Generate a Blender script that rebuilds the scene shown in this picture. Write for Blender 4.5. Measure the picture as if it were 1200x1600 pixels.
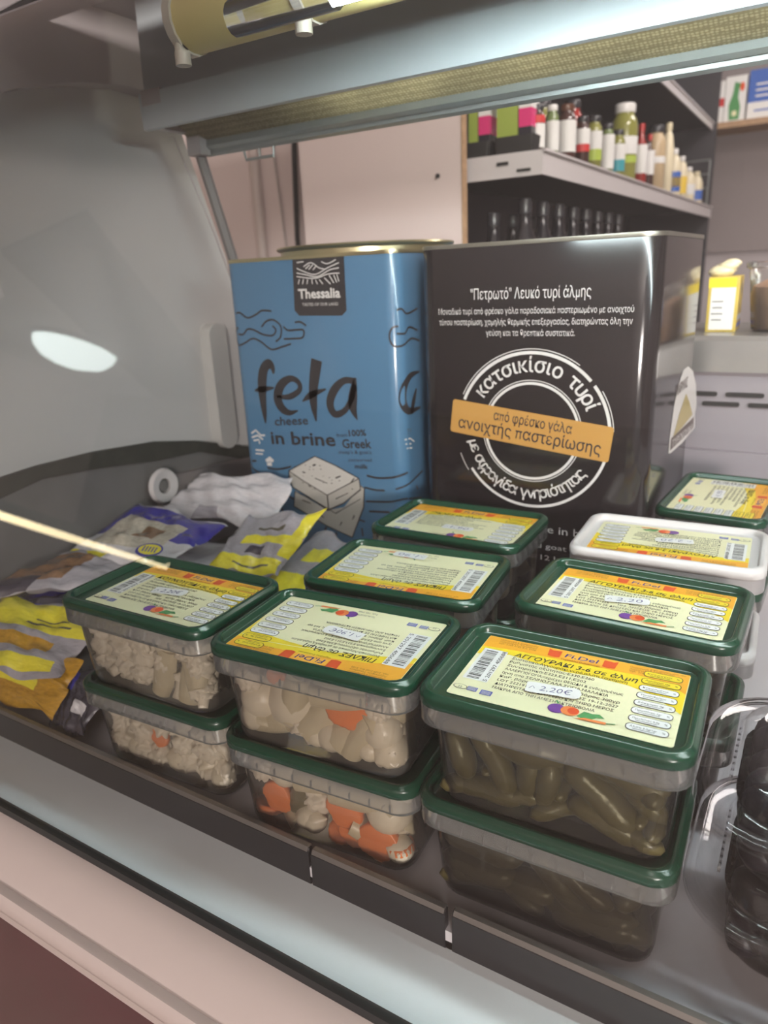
import bpy, bmesh, math, random
from math import sin, cos, pi, radians, atan2, sqrt
from mathutils import Vector, Matrix
for o in list(bpy.data.objects): bpy.data.objects.remove(o)
SC = bpy.context.scene
COL = SC.collection
# ---------------------------------------------------------------- camera
cam = bpy.data.cameras.new('camera'); CAM = bpy.data.objects.new('camera', cam); COL.objects.link(CAM)
cam.sensor_fit = 'VERTICAL'; cam.sensor_height = 36; cam.lens = 1120 / 1600 * 36
cam.clip_start = .01; cam.clip_end = 60
_p, _r, _a = .3208, -.0482, -.555
_fw = Vector((0, cos(_p), -sin(_p))); _up = Vector((0, sin(_p), cos(_p))); _rt = Vector((1, 0, 0))
_r2 = _rt * cos(_r) + _up * sin(_r); _u2 = -_rt * sin(_r) + _up * cos(_r)
_R = Matrix(((cos(_a), sin(_a), 0), (-sin(_a), cos(_a), 0), (0, 0, 1)))
_fw, _r2, _u2 = _R @ _fw, _R @ _r2, _R @ _u2
CAM.matrix_world = Matrix(((_r2.x, _u2.x, -_fw.x, 0), (_r2.y, _u2.y, -_fw.y, 0), (_r2.z, _u2.z, -_fw.z, .4087), (0, 0, 0, 1)))
cam.dof.use_dof = True; cam.dof.focus_distance = .50; cam.dof.aperture_fstop = 7.5
SC.camera = CAM
# ---------------------------------------------------------------- world, exposure, added room fill lamps
SC.view_settings.view_transform = 'Standard'; SC.view_settings.look = 'None'
SC.view_settings.gamma = 1; SC.view_settings.use_curve_mapping = False
SC.view_settings.exposure = 0.0
w = bpy.data.worlds.new('world'); SC.world = w; w.use_nodes = True
w.node_tree.nodes['Background'].inputs[0].default_value = (.9, .86, .86, 1)
w.node_tree.nodes['Background'].inputs[1].default_value = .25
SC.cycles.use_denoising = True
SC.cycles.transparent_max_bounces = 24
SC.cycles.max_bounces = 8; SC.cycles.diffuse_bounces = 4; SC.cycles.glossy_bounces = 4
SC.cycles.sample_clamp_indirect = 4
SC.cycles.caustics_reflective = False; SC.cycles.caustics_refractive = False
def area(name, loc, target, size, sizey, power, color):
    L = bpy.data.lights.new(name, 'AREA'); L.shape = 'RECTANGLE'; L.size = size; L.size_y = sizey
    L.energy = power; L.color = color
    o = bpy.data.objects.new(name, L); COL.objects.link(o); o.location = loc
    o.rotation_euler = (Vector(target) - Vector(loc)).to_track_quat('-Z', 'Y').to_euler()
    return o
ROOM_WARM = (1.0, .90, .86)
area('overhead_fill', (1.45, -.9, 1.78), (.2, -.1, -.2), 1.6, .5, 26, ROOM_WARM)  # added fill without a fixture, brightens the fronts of the tubs
area('ceiling_wash_fill', (2.3, -3.0, .7), (-3.0, -2.6, 1.85), 1.2, .5, 270, ROOM_WARM)  # added unseen fill aimed upward, brightens the ceiling mirrored in the glass
area('overhead_fill', (.9, .8, 1.78), (-.9, 1.3, .2), 1.0, .3, 29, ROOM_WARM)  # added overhead fill, no fixture, brightens the pink wall behind the case
area('overhead_fill', (.6, 2.5, 1.78), (.0, 2.8, -.2), 1.2, .25, 16, ROOM_WARM)  # added overhead fill, no fixture, brightens the jar shelving

# ---------------------------------------------------------------- helpers
def mat(name, col, rough=.5, metal=0, spec=.5, trans=0, noise=0, nscale=20, bump=0, bscale=200, coat=0, emit=None, estr=0):
    m = bpy.data.materials.new(name); m.use_nodes = True; nt = m.node_tree; b = nt.nodes['Principled BSDF']
    b.inputs['Base Color'].default_value = (*col, 1); b.inputs['Roughness'].default_value = rough
    b.inputs['Metallic'].default_value = metal; b.inputs['Specular IOR Level'].default_value = spec
    b.inputs['Coat Weight'].default_value = coat; b.inputs['Coat Roughness'].default_value = .05
    if emit: b.inputs['Emission Color'].default_value = (*emit, 1); b.inputs['Emission Strength'].default_value = estr
    tc = nt.nodes.new('ShaderNodeTexCoord')
    if noise:
        n = nt.nodes.new('ShaderNodeTexNoise'); n.inputs['Scale'].default_value = nscale; n.inputs['Detail'].default_value = 4
        nt.links.new(tc.outputs['Object'], n.inputs['Vector'])
        mx = nt.nodes.new('ShaderNodeMix'); mx.data_type = 'RGBA'
        mx.inputs[6].default_value = (*[max(0, c * (1 - noise)) for c in col], 1)
        mx.inputs[7].default_value = (*[min(1, c * (1 + noise)) for c in col], 1)
        nt.links.new(n.outputs['Fac'], mx.inputs[0]); nt.links.new(mx.outputs[2], b.inputs['Base Color'])
    if bump:
        n = nt.nodes.new('ShaderNodeTexNoise'); n.inputs['Scale'].default_value = bscale
        nt.links.new(tc.outputs['Object'], n.inputs['Vector'])
        bp = nt.nodes.new('ShaderNodeBump'); bp.inputs['Strength'].default_value = bump; bp.inputs['Distance'].default_value = .002
        nt.links.new(n.outputs['Fac'], bp.inputs['Height']); nt.links.new(bp.outputs[0], b.inputs['Normal'])
    return m
def clear(name, tint=(1, 1, 1), body=(.8, .8, .8), alpha=.1, rough=.1, ior=1.45, bump=0, bscale=60, spec=1.0):
    """thin see-through sheet: transparent tint + a little body colour + fresnel gloss"""
    m = bpy.data.materials.new(name); m.use_nodes = True; nt = m.node_tree; nt.nodes.clear(); N = nt.nodes.new; L = nt.links.new
    out = N('ShaderNodeOutputMaterial'); tr = N('ShaderNodeBsdfTransparent'); tr.inputs[0].default_value = (*tint, 1)
    df = N('ShaderNodeBsdfDiffuse'); df.inputs[0].default_value = (*body, 1)
    tl = N('ShaderNodeBsdfTranslucent'); tl.inputs[0].default_value = (*body, 1)
    md = N('ShaderNodeMixShader'); md.inputs[0].default_value = .5; L(df.outputs[0], md.inputs[1]); L(tl.outputs[0], md.inputs[2])
    m1 = N('ShaderNodeMixShader'); m1.inputs[0].default_value = alpha; L(tr.outputs[0], m1.inputs[1]); L(md.outputs[0], m1.inputs[2])
    gl = N('ShaderNodeBsdfGlossy'); gl.inputs['Roughness'].default_value = rough; gl.inputs[0].default_value = (spec, spec, spec, 1)
    fr = N('ShaderNodeFresnel'); fr.inputs[0].default_value = ior
    m2 = N('ShaderNodeMixShader'); L(fr.outputs[0], m2.inputs[0]); L(m1.outputs[0], m2.inputs[1]); L(gl.outputs[0], m2.inputs[2])
    L(m2.outputs[0], out.inputs[0])
    if bump:
        tc = N('ShaderNodeTexCoord'); n = N('ShaderNodeTexNoise'); n.inputs['Scale'].default_value = bscale; n.inputs['Detail'].default_value = 3
        L(tc.outputs['Object'], n.inputs['Vector'])
        bp = N('ShaderNodeBump'); bp.inputs['Strength'].default_value = bump; bp.inputs['Distance'].default_value = .003
        L(n.outputs['Fac'], bp.inputs['Height']); L(bp.outputs[0], gl.inputs['Normal']); L(bp.outputs[0], fr.inputs['Normal'])
    return m
def tag(o, label=None, cat=None, group=None, kind=None):
    if label: o['label'] = label
    if cat: o['category'] = cat
    if group: o['group'] = group
    if kind: o['kind'] = kind
    return o
def empty(name, loc=(0, 0, 0), rz=0, **k):
    o = bpy.data.objects.new(name, None); COL.objects.link(o); o.location = loc; o.rotation_euler = (0, 0, rz)
    o.empty_display_size = .02
    return tag(o, **k)
def mesh(bm, name, smooth=False, ang=None):
    me = bpy.data.meshes.new(name); bmesh.ops.recalc_face_normals(bm, faces=bm.faces); bm.to_mesh(me); bm.free()
    if smooth:
        me.shade_smooth()
        if ang: me.set_sharp_from_angle(angle=ang)
    return me
def obj(name, me, mats, parent=None, smooth=True, ang=.7, loc=None, rot=None, **k):
    if isinstance(me, bmesh.types.BMesh): me = mesh(me, name, smooth, ang)
    if not isinstance(mats, (list, tuple)): mats = [mats]
    if not me.materials:
        for m in mats: me.materials.append(m)
    o = bpy.data.objects.new(name, me); COL.objects.link(o)
    if parent: o.parent = parent
    if loc: o.location = loc
    if rot: o.rotation_euler = rot
    return tag(o, **k)
def copy_tree(o, parent=None):
    c = o.copy(); COL.objects.link(c)
    if parent: c.parent = parent
    for ch in o.children: copy_tree(ch, c)
    return c
def box(bm, c, s, mi=0, rot=None, bev=0):
    r = bmesh.ops.create_cube(bm, size=1); vs = r['verts']
    bmesh.ops.scale(bm, vec=s, verts=vs)
    if bev:
        es = list({e for v in vs for e in v.link_edges})
        rr_ = bmesh.ops.bevel(bm, geom=es, offset=bev, segments=2, affect='EDGES', profile=.5)
        vs = list({v for f in rr_['faces'] for v in f.verts} | {v for v in vs if v.is_valid})
    if rot is not None: bmesh.ops.rotate(bm, cent=(0, 0, 0), matrix=rot, verts=vs)
    bmesh.ops.translate(bm, vec=c, verts=vs)
    for f in {f for v in vs for f in v.link_faces}: f.material_index = mi
    return vs
def rr(wd, d, r, n=5, cx=0, cy=0):
    pts = []
    for (sx, sy, a0) in ((1, 1, 0), (-1, 1, pi / 2), (-1, -1, pi), (1, -1, 3 * pi / 2)):
        for i in range(n + 1):
            a = a0 + pi / 2 * i / n
            pts.append((cx + sx * (wd / 2 - r) + r * cos(a), cy + sy * (d / 2 - r) + r * sin(a)))
    return pts
def loft(bm, rings, cap0=True, cap1=True, mi=0, closed=True):
    """rings: list of lists of 3D points (same count)"""
    R = [[bm.verts.new(p) for p in ring] for ring in rings]; n = len(R[0]); F = []
    for a, b in zip(R, R[1:]):
        for i in range(n if closed else n - 1):
            j = (i + 1) % n
            try: F.append(bm.faces.new((a[i], a[j], b[j], b[i])))
            except ValueError: pass
    if cap0: F.append(bm.faces.new(R[0]))
    if cap1: F.append(bm.faces.new(R[-1]))
    for f in F: f.material_index = mi
    return R
def ring3(wd, d, r, z, n=5): return [(x, y, z) for x, y in rr(wd, d, r, n)]
def lathe(bm, prof, n=20, cap0=True, cap1=True, mi=0, c=(0, 0, 0)):
    return loft(bm, [[(c[0] + r * cos(2 * pi * i / n), c[1] + r * sin(2 * pi * i / n), c[2] + z) for i in range(n)] for r, z in prof], cap0, cap1, mi)
def tube(bm, pts, r, n=8, mi=0, caps=True):
    rings = []; pts = [Vector(p) for p in pts]
    for i, p in enumerate(pts):
        t = (pts[min(i + 1, len(pts) - 1)] - pts[max(i - 1, 0)]).normalized()
        a = t.cross(Vector((.13, .21, .97))).normalized(); b = t.cross(a)
        ra = r[i] if isinstance(r, (list, tuple)) else r
        rings.append([p + (a * cos(2 * pi * k / n) + b * sin(2 * pi * k / n)) * ra for k in range(n)])
    loft(bm, rings, caps, caps, mi)
def prism_x(bm, prof, x0, x1, mi=0, closed=True, nx=1):
    """prof: list of (y,z); extruded along x"""
    loft(bm, [[(x0 + (x1 - x0) * k / nx, y, z) for y, z in prof] for k in range(nx + 1)], closed, closed, mi, closed)
# --- flat print builder
_tx = {}
def _raw(s, bold, shear):
    cu = bpy.data.curves.new('t', 'FONT'); cu.body = s; cu.resolution_u = 2; cu.size = 1; cu.offset = bold; cu.shear = shear
    o = bpy.data.objects.new('t', cu); m = o.to_mesh()
    V = [(v.co.x, v.co.y) for v in m.vertices]; F = [tuple(p.vertices) for p in m.polygons]
    o.to_mesh_clear(); bpy.data.objects.remove(o); bpy.data.curves.remove(cu)
    return V, F
def _adv(s): return max(v[0] for v in _raw(s + '|', 0, 0)[0]) - max(v[0] for v in _raw('|', 0, 0)[0])
def glyphs(s, bold=0, shear=0):
    k = (s, bold, shear)
    if k not in _tx:
        V, F, x = [], [], 0
        segs = s.split('\u03c0')       # the letter pi is drawn by hand: the built-in one does not fill
        for i, sg in enumerate(segs):
            if sg:
                v, f = _raw(sg, bold, shear); b = len(V); V += [(p[0] + x, p[1]) for p in v]; F += [tuple(b + q for q in g) for g in f]; x += _adv(sg)
            if i < len(segs) - 1:
                t = .035 + bold; 
                for P in ([(.02, .42 - bold), (.53, .42 - bold), (.53, .42 + .075 + bold), (.02, .42 + .075 + bold)], [(.11 - t, 0), (.11 + t, 0), (.15 + t, .43), (.15 - t, .43)], [(.42 - t, .02), (.42 + t, 0), (.41 + t, .43), (.41 - t, .43)]):
                    b = len(V); V += [(p[0] + x + shear * p[1], p[1]) for p in P]; F.append((b, b + 1, b + 2, b + 3))
                x += .56
        x0 = min([v[0] for v in V] or [0]); x1 = max([v[0] for v in V] or [0])
        _tx[k] = (V, F, x0, x1)
    return _tx[k]
class Sheet:
    def __init__(s, step=.00012): s.V = []; s.F = []; s.M = []; s.step = step
    def add(s, V, F, mi, lay):
        b = len(s.V); s.V += [(x, y, lay * s.step) for x, y in V]
        for f in F: s.F.append(tuple(b + i for i in f)); s.M.append(mi)
    def poly(s, P, mi, lay): s.add(P, [tuple(range(len(P)))], mi, lay)
    def rect(s, x, y, wd, h, mi, lay, rot=0):
        P = [(-wd / 2, -h / 2), (wd / 2, -h / 2), (wd / 2, h / 2), (-wd / 2, h / 2)]
        s.poly([(x + a * cos(rot) - b * sin(rot), y + a * sin(rot) + b * cos(rot)) for a, b in P], mi, lay)
    def rrect(s, x, y, wd, h, r, mi, lay, rot=0):
        s.poly([(x + a * cos(rot) - b * sin(rot), y + a * sin(rot) + b * cos(rot)) for a, b in rr(wd, h, r, 4)], mi, lay)
    def disc(s, x, y, rx, ry, mi, lay, n=18): s.poly([(x + rx * cos(2 * pi * i / n), y + ry * sin(2 * pi * i / n)) for i in range(n)], mi, lay)
    def stroke(s, P, wd, mi, lay, closed=False, sub=4):
        P = [tuple(p) for p in P]; full = []
        if sub > 1 and len(P) > 2 and not closed:
            for i in range(len(P) - 1):
                p0 = P[max(i - 1, 0)]; p1 = P[i]; p2 = P[i + 1]; p3 = P[min(i + 2, len(P) - 1)]
                for k in range(sub):
                    t = k / sub
                    full.append(tuple(.5 * ((2 * b) + (-a + c) * t + (2 * a - 5 * b + 4 * c - d) * t * t + (-a + 3 * b - 3 * c + d) * t ** 3) for a, b, c, d in zip(p0, p1, p2, p3)))
            full.append(P[-1])
        else: full = P
        n = len(full); V = []; F = []
        for i, p in enumerate(full):
            a = full[i - 1] if (closed or i) else full[0]; b = full[(i + 1) % n] if (closed or i < n - 1) else full[-1]
            dx, dy = b[0] - a[0], b[1] - a[1]; l = sqrt(dx * dx + dy * dy) or 1e-9
            ww = max((p[2] if len(p) > 2 else wd) / 2, 1e-5)
            V += [(p[0] - dy / l * ww, p[1] + dx / l * ww), (p[0] + dy / l * ww, p[1] - dx / l * ww)]
        for i in range(n if closed else n - 1):
            j = (i + 1) % n; F.append((2 * i, 2 * i + 1, 2 * j + 1, 2 * j))
        s.add(V, F, mi, lay)
    def arc(s, x, y, r, a0, a1, wd, mi, lay, n=None):
        n = n or max(4, int(abs(a1 - a0) * 14)); s.stroke([(x + r * cos(a0 + (a1 - a0) * i / n), y + r * sin(a0 + (a1 - a0) * i / n)) for i in range(n + 1)], wd, mi, lay, sub=1)
    def text(s, t, x, y, size, mi, lay, width=None, al='L', rot=0, bold=0, shear=0):
        V, F, x0, x1 = glyphs(t, bold, shear)
        if not V: return
        sx = width / (x1 - x0) if width else size
        off = {'L': 0, 'C': -(x1 - x0) / 2, 'R': -(x1 - x0)}[al]; c, q = cos(rot), sin(rot)
        W = [((vx - x0 + off) * sx, vy * size) for vx, vy in V]
        s.add([(x + a * c - b * q, y + a * q + b * c) for a, b in W], F, mi, lay)
    def ring_text(s, t, cx, cy, r, a0, a1, size, mi, lay, inward=False, bold=0, shear=0):
        adv = [max(glyphs(ch, bold)[3] - glyphs(ch, bold)[2], .25) + .12 if ch != ' ' else .45 for ch in t]; tot = sum(adv); p = 0
        for ch, a in zip(t, adv):
            f = (p + a / 2) / tot; p += a; an = a0 + (a1 - a0) * f
            if ch == ' ': continue
            rt = an + pi / 2 if inward else an - pi / 2
            s.text(ch, cx + r * cos(an), cy + r * sin(an), size, mi, lay, al='C', rot=rt, bold=bold, shear=shear)
    def build(s, name, mats, parent=None, fn=None, **k):
        me = bpy.data.meshes.new(name); V = [fn(*v) for v in s.V] if fn else s.V
        me.from_pydata(V, [], s.F)
        for m in mats: me.materials.append(m)
        me.polygons.foreach_set('material_index', s.M); me.update()
        return obj(name, me, mats, parent, **k)
# ---------------------------------------------------------------- materials
M_wall = mat('pink_wall', (.66, .56, .54), .8, noise=.04, nscale=3)
M_wall2 = mat('grey_lilac_wall', (.27, .235, .235), .8, noise=.05, nscale=2)
M_wall3 = mat('pale_lilac_wall', (.42, .38, .39), .75)
M_ceil = mat('ceiling_paint', (.62, .59, .58), .9)
M_floor = mat('shop_floor', (.3, .25, .22), .4, noise=.2, nscale=6)
M_endwall = mat('white_end_plastic', (.55, .54, .525), .45, noise=.03, nscale=8, bump=.1, bscale=30)
M_mauve = mat('grey_mauve_plastic', (.46, .42, .42), .5, noise=.1, nscale=15)
M_gasket = mat('mouldy_gasket', (.035, .036, .028), .8, noise=.6, nscale=60)
M_mould = mat('stained_inner_steel', (.15, .145, .14), .55, noise=.35, nscale=14)
M_deck = mat('white_deck', (.62, .59, .61), .4, noise=.03, nscale=30)
M_shelf = mat('white_front_tray', (.86, .89, .90), .22, noise=.04, nscale=12)
M_ledge = mat('dark_glossy_ledge', (.014, .0135, .016), .15, noise=.3, nscale=30)
M_edge = mat('ledge_edge_steel', (.24, .22, .205), .3, metal=.6)
M_seal = mat('black_seal', (.02, .02, .02), .5)
M_cream = mat('cream_bumper', (.36, .305, .285), .38, noise=.03, nscale=20)
M_maroon = mat('maroon_panel', (.045, .004, .011), .12, noise=.5, nscale=10, coat=.5)
M_steel = mat('brushed_steel', (.50, .50, .49), .32, metal=.85, noise=.1, nscale=30)
M_louvre = mat('lilac_grey_coated_steel', (.30, .275, .30), .45)
M_black = mat('black_void', (.012, .012, .012), .7)
M_alu = mat('aluminium_rail', (.36, .39, .38), .35, metal=.5, noise=.1, nscale=40)
M_fascia = mat('pale_fascia', (.55, .60, .62), .25, noise=.04, nscale=30)
M_dark = mat('dark_hood', (.24, .22, .225), .5, noise=.15, nscale=20)
M_glass = clear('front_glass_sheet', tint=(.97, .985, .975), body=(.66, .60, .59), alpha=.009, rough=.0, ior=1.5)
M_green = mat('green_lid_plastic', (.004, .044, .022), .25, noise=.15, nscale=30, bump=.03, bscale=120)
M_whitelid = mat('white_lid_plastic', (.62, .59, .58), .35)
M_tub = clear('milky_tub_plastic', tint=(.97, .965, .95), body=(.70, .68, .66), alpha=.06, rough=.12, ior=1.4, bump=.1, bscale=50)
M_band = clear('milky_rim_plastic', tint=(.9, .9, .88), body=(.80, .79, .78), alpha=.22, rough=.2, ior=1.4)
M_whitetub = clear('white_tub_plastic', tint=(.9, .88, .88), body=(.8, .76, .76), alpha=.75, rough=.3)
M_pet = clear('clear_pet_plastic', tint=(.96, .96, .97), body=(.8, .8, .82), alpha=.006, rough=.06, ior=1.5)
# ---------------------------------------------------------------- room shell
def slab(name, c, s, m, kind='structure', label=None, parent=None):
    bm = bmesh.new(); box(bm, c, s); return obj(name, bm, m, parent, smooth=False, kind=kind, label=label)
slab('floor', (-2.2, -.5, -.875), (10.8, 9.4, .05), M_floor)
slab('ceiling', (-2.2, -.5, 1.88), (10.8, 9.4, .06), M_ceil)
slab('wall_front', (-2.2, -5.05, .5), (10.8, .1, 2.8), mat('front_wall_paint', (.36, .32, .315), .8))
slab('wall_left', (-7.55, 0, .5), (.1, 10.2, 2.8), M_wall)
slab('wall_right', (3.05, -.5, .5), (.1, 9.2, 2.8), M_wall)
slab('wall_back', (-1.5, 3.85, 1.14), (9.2, .5, 1.42), M_wall2)
slab('wall_back_lower', (-1.5, 3.86, -.21), (9.2, .48, 1.28), M_wall3)
slab('wall_partition', (-3.2, 1.56, .5), (4.45, .1, 2.7), M_wall)
t = empty('partition_board', (-.788, 1.3105, -.85), label='pink faced chipboard panel standing before the bottle shelving', cat='panel')
slab('facing', (0, 0, 1.35), (.362, .016, 2.7), M_wall, None, None, t)
M_chip = mat('raw_chipboard', (.42, .27, .16), .8, noise=.4, nscale=90)
slab('board_edge', (.1825, 0, 1.35), (.003, .018, 2.7), M_chip, None, 'raw chipboard edge', t)
bm = bmesh.new(); tube(bm, [(-1.2535, 1.50, -.84), (-1.2535, 1.50, 1.84)], .013, 12)
tag(obj('conduit', bm, mat('painted_conduit', (.55, .47, .44), .5)), 'pale vertical pipe on the pink wall left of the black cable', 'pipe')
bm = bmesh.new(); tube(bm, [(-1.10, 1.496, 1.84), (-1.11, 1.496, .9), (-1.128, 1.496, .68), (-1.138, 1.496, .5), (-1.13, 1.496, .2), (-1.13, 1.496, -.8)], .0065, 8)
tag(obj('power_cable', bm, M_black), 'black cable hanging down the pink wall behind the blue tin', 'cable')
bm = bmesh.new(); tube(bm, [(-1.19, 1.504, 1.84), (-1.195, 1.504, .7), (-1.178, 1.504, .45), (-1.17, 1.504, -.8)], .0028, 6)
tag(obj('thin_wire', bm, mat('pale_wire', (.42, .37, .35), .6)), 'thin pale wire on the wall between pipe and black cable', 'wire')
# round ceiling lamps and another lit counter behind the photographer
def round_lamp(x, y, label, e=9):
    t = empty('ceiling_lamp', (x, y, 1.85), label=label, cat='lamp')
    bm = bmesh.new(); lathe(bm, [(.40, 0), (.41, -.03), (.39, -.045), (.37, -.04)], 32, True, True); obj('lamp_rim', bm, M_alu, t)
    bm = bmesh.new(); lathe(bm, [(.37, -.041), (.35, -.10), (.28, -.17), (.16, -.21), (.02, -.22)], 32, True, True)
    obj('diffuser', bm, mat('lamp_diffuser', (.8, .8, .8), .5, emit=(.86, 1, .97), estr=e), t)
round_lamp(-5.95, -3.37, 'round white ceiling lamp mirrored in the front glass')
bm = bmesh.new(); loft(bm, [[(x, y, z_) for x, y in ((-3.42, -1.51), (-4.61, -1.78), (-6.6, -5.0), (-5.4, -4.95))] for z_ in (1.82, 1.852)])
tag(obj('ceiling_panel', bm, mat('dark_ceiling_panel', (.045, .045, .05), .6), smooth=False), 'dark grey ceiling panel mirrored as a slanting band in the glass', 'panel')
t = empty('aisle_light', (-2.741, -1.984, .111), label='warm fluorescent tube over the opposite counter mirrored in the glass', cat='lamp')
bm = bmesh.new(); d = Vector((-3.504 + 2.741, 1.984 - 1.317, .234 - .111)) * 1.6; tube(bm, [(0, 0, 0), d * .35, d], [.020, .034, .040], 12)
obj('tube', bm, mat('warm_tube', (1, .9, .6), .4, emit=(1, .83, .50), estr=14), t)
bm = bmesh.new(); nrm = Vector((d.y, -d.x, 0)).normalized() * .03
tube(bm, [nrm + Vector((0, 0, .03)), d + nrm + Vector((0, 0, .03))], .028, 8); obj('batten', bm, M_alu, t)
# ---------------------------------------------------------------- display case
CX0, CX1 = -.80, .75

case = empty('display_case', (-.02, .6, -.85), label='white refrigerated serve-over display case with curved glass and lit hood', cat='display case')
def cpart(name, bm, m, smooth=True, ang=.6, **k):
    bmesh.ops.translate(bm, vec=(.02, -.6, .85), verts=bm.verts)
    return obj(name, bm, m, case, smooth, ang, **k)
bm = bmesh.new(); box(bm, (-.02, .66, -.43), (1.56, .80, .80), 0); cpart('cabinet_body', bm, M_mauve, False)
# end panel with arch
bm = bmesh.new()
prof = [(.20, -.02), (.93, -.02), (.93, .16), (.872, .44), (.812, .60), (.775, .68), (.70, .705), (.58, .70), (.47, .64), (.36, .50), (.28, .30), (.22, .05)]
loft(bm, [[(-.845, y, z) for y, z in prof], [(-.802, y, z) for y, z in prof]]); cpart('end_panel', bm, M_endwall, False)
arch_in = [(.30, .42), (.38, .515), (.45, .575), (.545, .613), (.63, .633), (.70, .641), (.76, .638), (.83, .61)]
arch_out = [(.26, .46), (.35, .58), (.44, .66), (.54, .705), (.62, .722), (.70, .728), (.77, .722), (.86, .68)]
bm = bmesh.new(); R0 = []
for x in (-.802, -.772):
    R0.append([bm.verts.new((x, y, z)) for y, z in arch_in] + [bm.verts.new((x, y, z)) for y, z in reversed(arch_out)])
n = len(arch_in)
for R_ in R0:
    for i in range(n - 1): bm.faces.new((R_[i], R_[i + 1], R_[2 * n - 2 - i], R_[2 * n - 1 - i]))
for i in range(2 * n): j = (i + 1) % (2 * n); bm.faces.new((R0[0][i], R0[0][j], R0[1][j], R0[1][i]))
cpart('arch_band', bm, M_mauve, True, .5, label='grey arched hood end')
gk = [(.30, .185), (.40, .203), (.50, .208), (.58, .2065), (.68, .198), (.76, .182), (.84, .158), (.90, .14)]
bm = bmesh.new(); loft(bm, [[(x, y, z) for y, z in gk] + [(x, y, z - .022 - .006 * sin(i * 2.1)) for i, (y, z) in reversed(list(enumerate(gk)))] for x in (-.802, -.794)])
cpart('gasket', bm, M_gasket, False, label='black mouldy seal under the end panel')
bm = bmesh.new(); lp = [(.25, -.0), (1.04, -.0), (1.04, .13), (.9, .138), (.84, .156), (.68, .196), (.5, .206), (.3, .183)]
loft(bm, [[(-.802, y, z) for y, z in lp], [(-.797, y, z) for y, z in lp]]); cpart('side_liner', bm, M_mould, False, label='stained grey steel liner below the black seal')
bm = bmesh.new(); lp = [(.76, .02), (1.02, .02), (1.02, .12), (.90, .13), (.70, .145), (.66, .10)]
loft(bm, [[(-.797, y, z) for y, z in lp], [(-.786, y, z) for y, z in lp]]); cpart('liner_step', bm, mat('grey_brown_liner', (.21, .185, .18), .5, noise=.2, nscale=10), False)
bm = bmesh.new(); loft(bm, [[(x, .815 + y, .255 + z) for y, z in rr(.036, .19, .0175, 5)] for x in (-.802, -.782)]); cpart('end_buffer', bm, mat('grey_buffer', (.5, .5, .48), .5), label='pale rounded vertical buffer beside the blue tin')
t = empty('plastic_ring', (-.785, .678, .0), label='white plastic ring with a dark hole on the left liner', cat='ring')
bm = bmesh.new(); t.location = (-.784, .672, .137); R_ = []
for (r, x) in ((.011, -.004), (.011, .004), (.023, .006), (.0255, 0), (.023, -.004)):
    R_.append([(x, r * cos(2 * pi * i / 24), r * sin(2 * pi * i / 24)) for i in range(24)])
loft(bm, R_ + [R_[0]], False, False); bmesh.ops.remove_doubles(bm, verts=bm.verts, dist=1e-6); obj('ring_body', bm, M_whitelid, t)
bm = bmesh.new(); tube(bm, [(-.006, 0, 0), (.002, 0, 0)], .0085, 12); obj('screw', bm, M_mould, t)
# back wall of the well, slots, steel work ledge
BW = 1.05
bm = bmesh.new(); box(bm, (-.02, BW + .015, .135), (1.56, .03, .27)); box(bm, (-.02, BW - .001, .08), (1.56, .02, .16)); cpart('back_liner', bm, M_louvre, False)
for row, (zz, off) in enumerate(((.2355, 0), (.2225, .028))):
    for k in range(14):
        bm = bmesh.new(); x = -.42 + off + k * .056
        loft(bm, [[(x + a, yy, zz + b) for a, b in rr(.046, .0058, .0028, 4)] for yy in (BW - .0005, BW - .0035)]); cpart('air_slot', bm, M_black, False)
bm = bmesh.new(); lp = [(BW - .012, .266), (BW - .012, .306), (BW - .006, .312), (1.27, .312), (1.27, .266)]
prism_x(bm, lp, CX0, CX1); cpart('work_ledge', bm, M_steel, True, .4, label='brushed steel work ledge at the back')
# front: dark ledge (three lengths), white tray, seal, cream bumper, maroon panel
for a, b, dz in ((-.80, -.2795, 0.), (-.2775, -.168, -.0005), (-.163, .75, .0015)):
    bm = bmesh.new(); lp = [(.322, -.021), (.3225, .0075 + dz), (.3245, .0105 + dz), (.3275, .0105 + dz), (.3275, -.021)]
    prism_x(bm, lp, a, b); cpart('price_rail', bm, M_ledge, True, .5)
    bm = bmesh.new(); prism_x(bm, [(.3222, .0088 + dz), (.3240, .0118 + dz), (.3280, .0118 + dz), (.3280, .0105 + dz), (.3245, .0105 + dz), (.3228, .0088 + dz)], a + .001, b - .001); cpart('rail_lip', bm, M_edge, True, .6, label='worn metal lip of the rail')
bm = bmesh.new(); prism_x(bm, [(.3225, -.0205), (.2645, -.022), (.2645, -.03), (.3225, -.03)], CX0, CX1); cpart('front_tray', bm, M_shelf, False, label='white tray between glass and rail')
bm = bmesh.new(); prism_x(bm, [(.2655, -.0185), (.2575, -.0165), (.2545, -.021), (.2555, -.027), (.2655, -.027)], CX0, CX1); cpart('glass_seal', bm, M_seal, True, .9)
bm = bmesh.new(); prism_x(bm, [(.2555, -.020), (.246, -.0195), (.236, -.0225), (.227, -.0275), (.219, -.033), (.2165, -.0355), (.213, -.0335), (.2085, -.033), (.205, -.036), (.2035, -.041), (.2045, -.046), (.2075, -.049), (.2075, -.06), (.2555, -.06)], CX0, CX1)
cpart('cream_bumper', bm, M_cream, True, .75, label='cream plastic front bumper')
bm = bmesh.new(); prism_x(bm, [(.2085, -.048), (.2080, -.056), (.2125, -.056), (.2125, -.048)], CX0, CX1); cpart('bumper_seal', bm, M_gasket, False)
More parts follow.
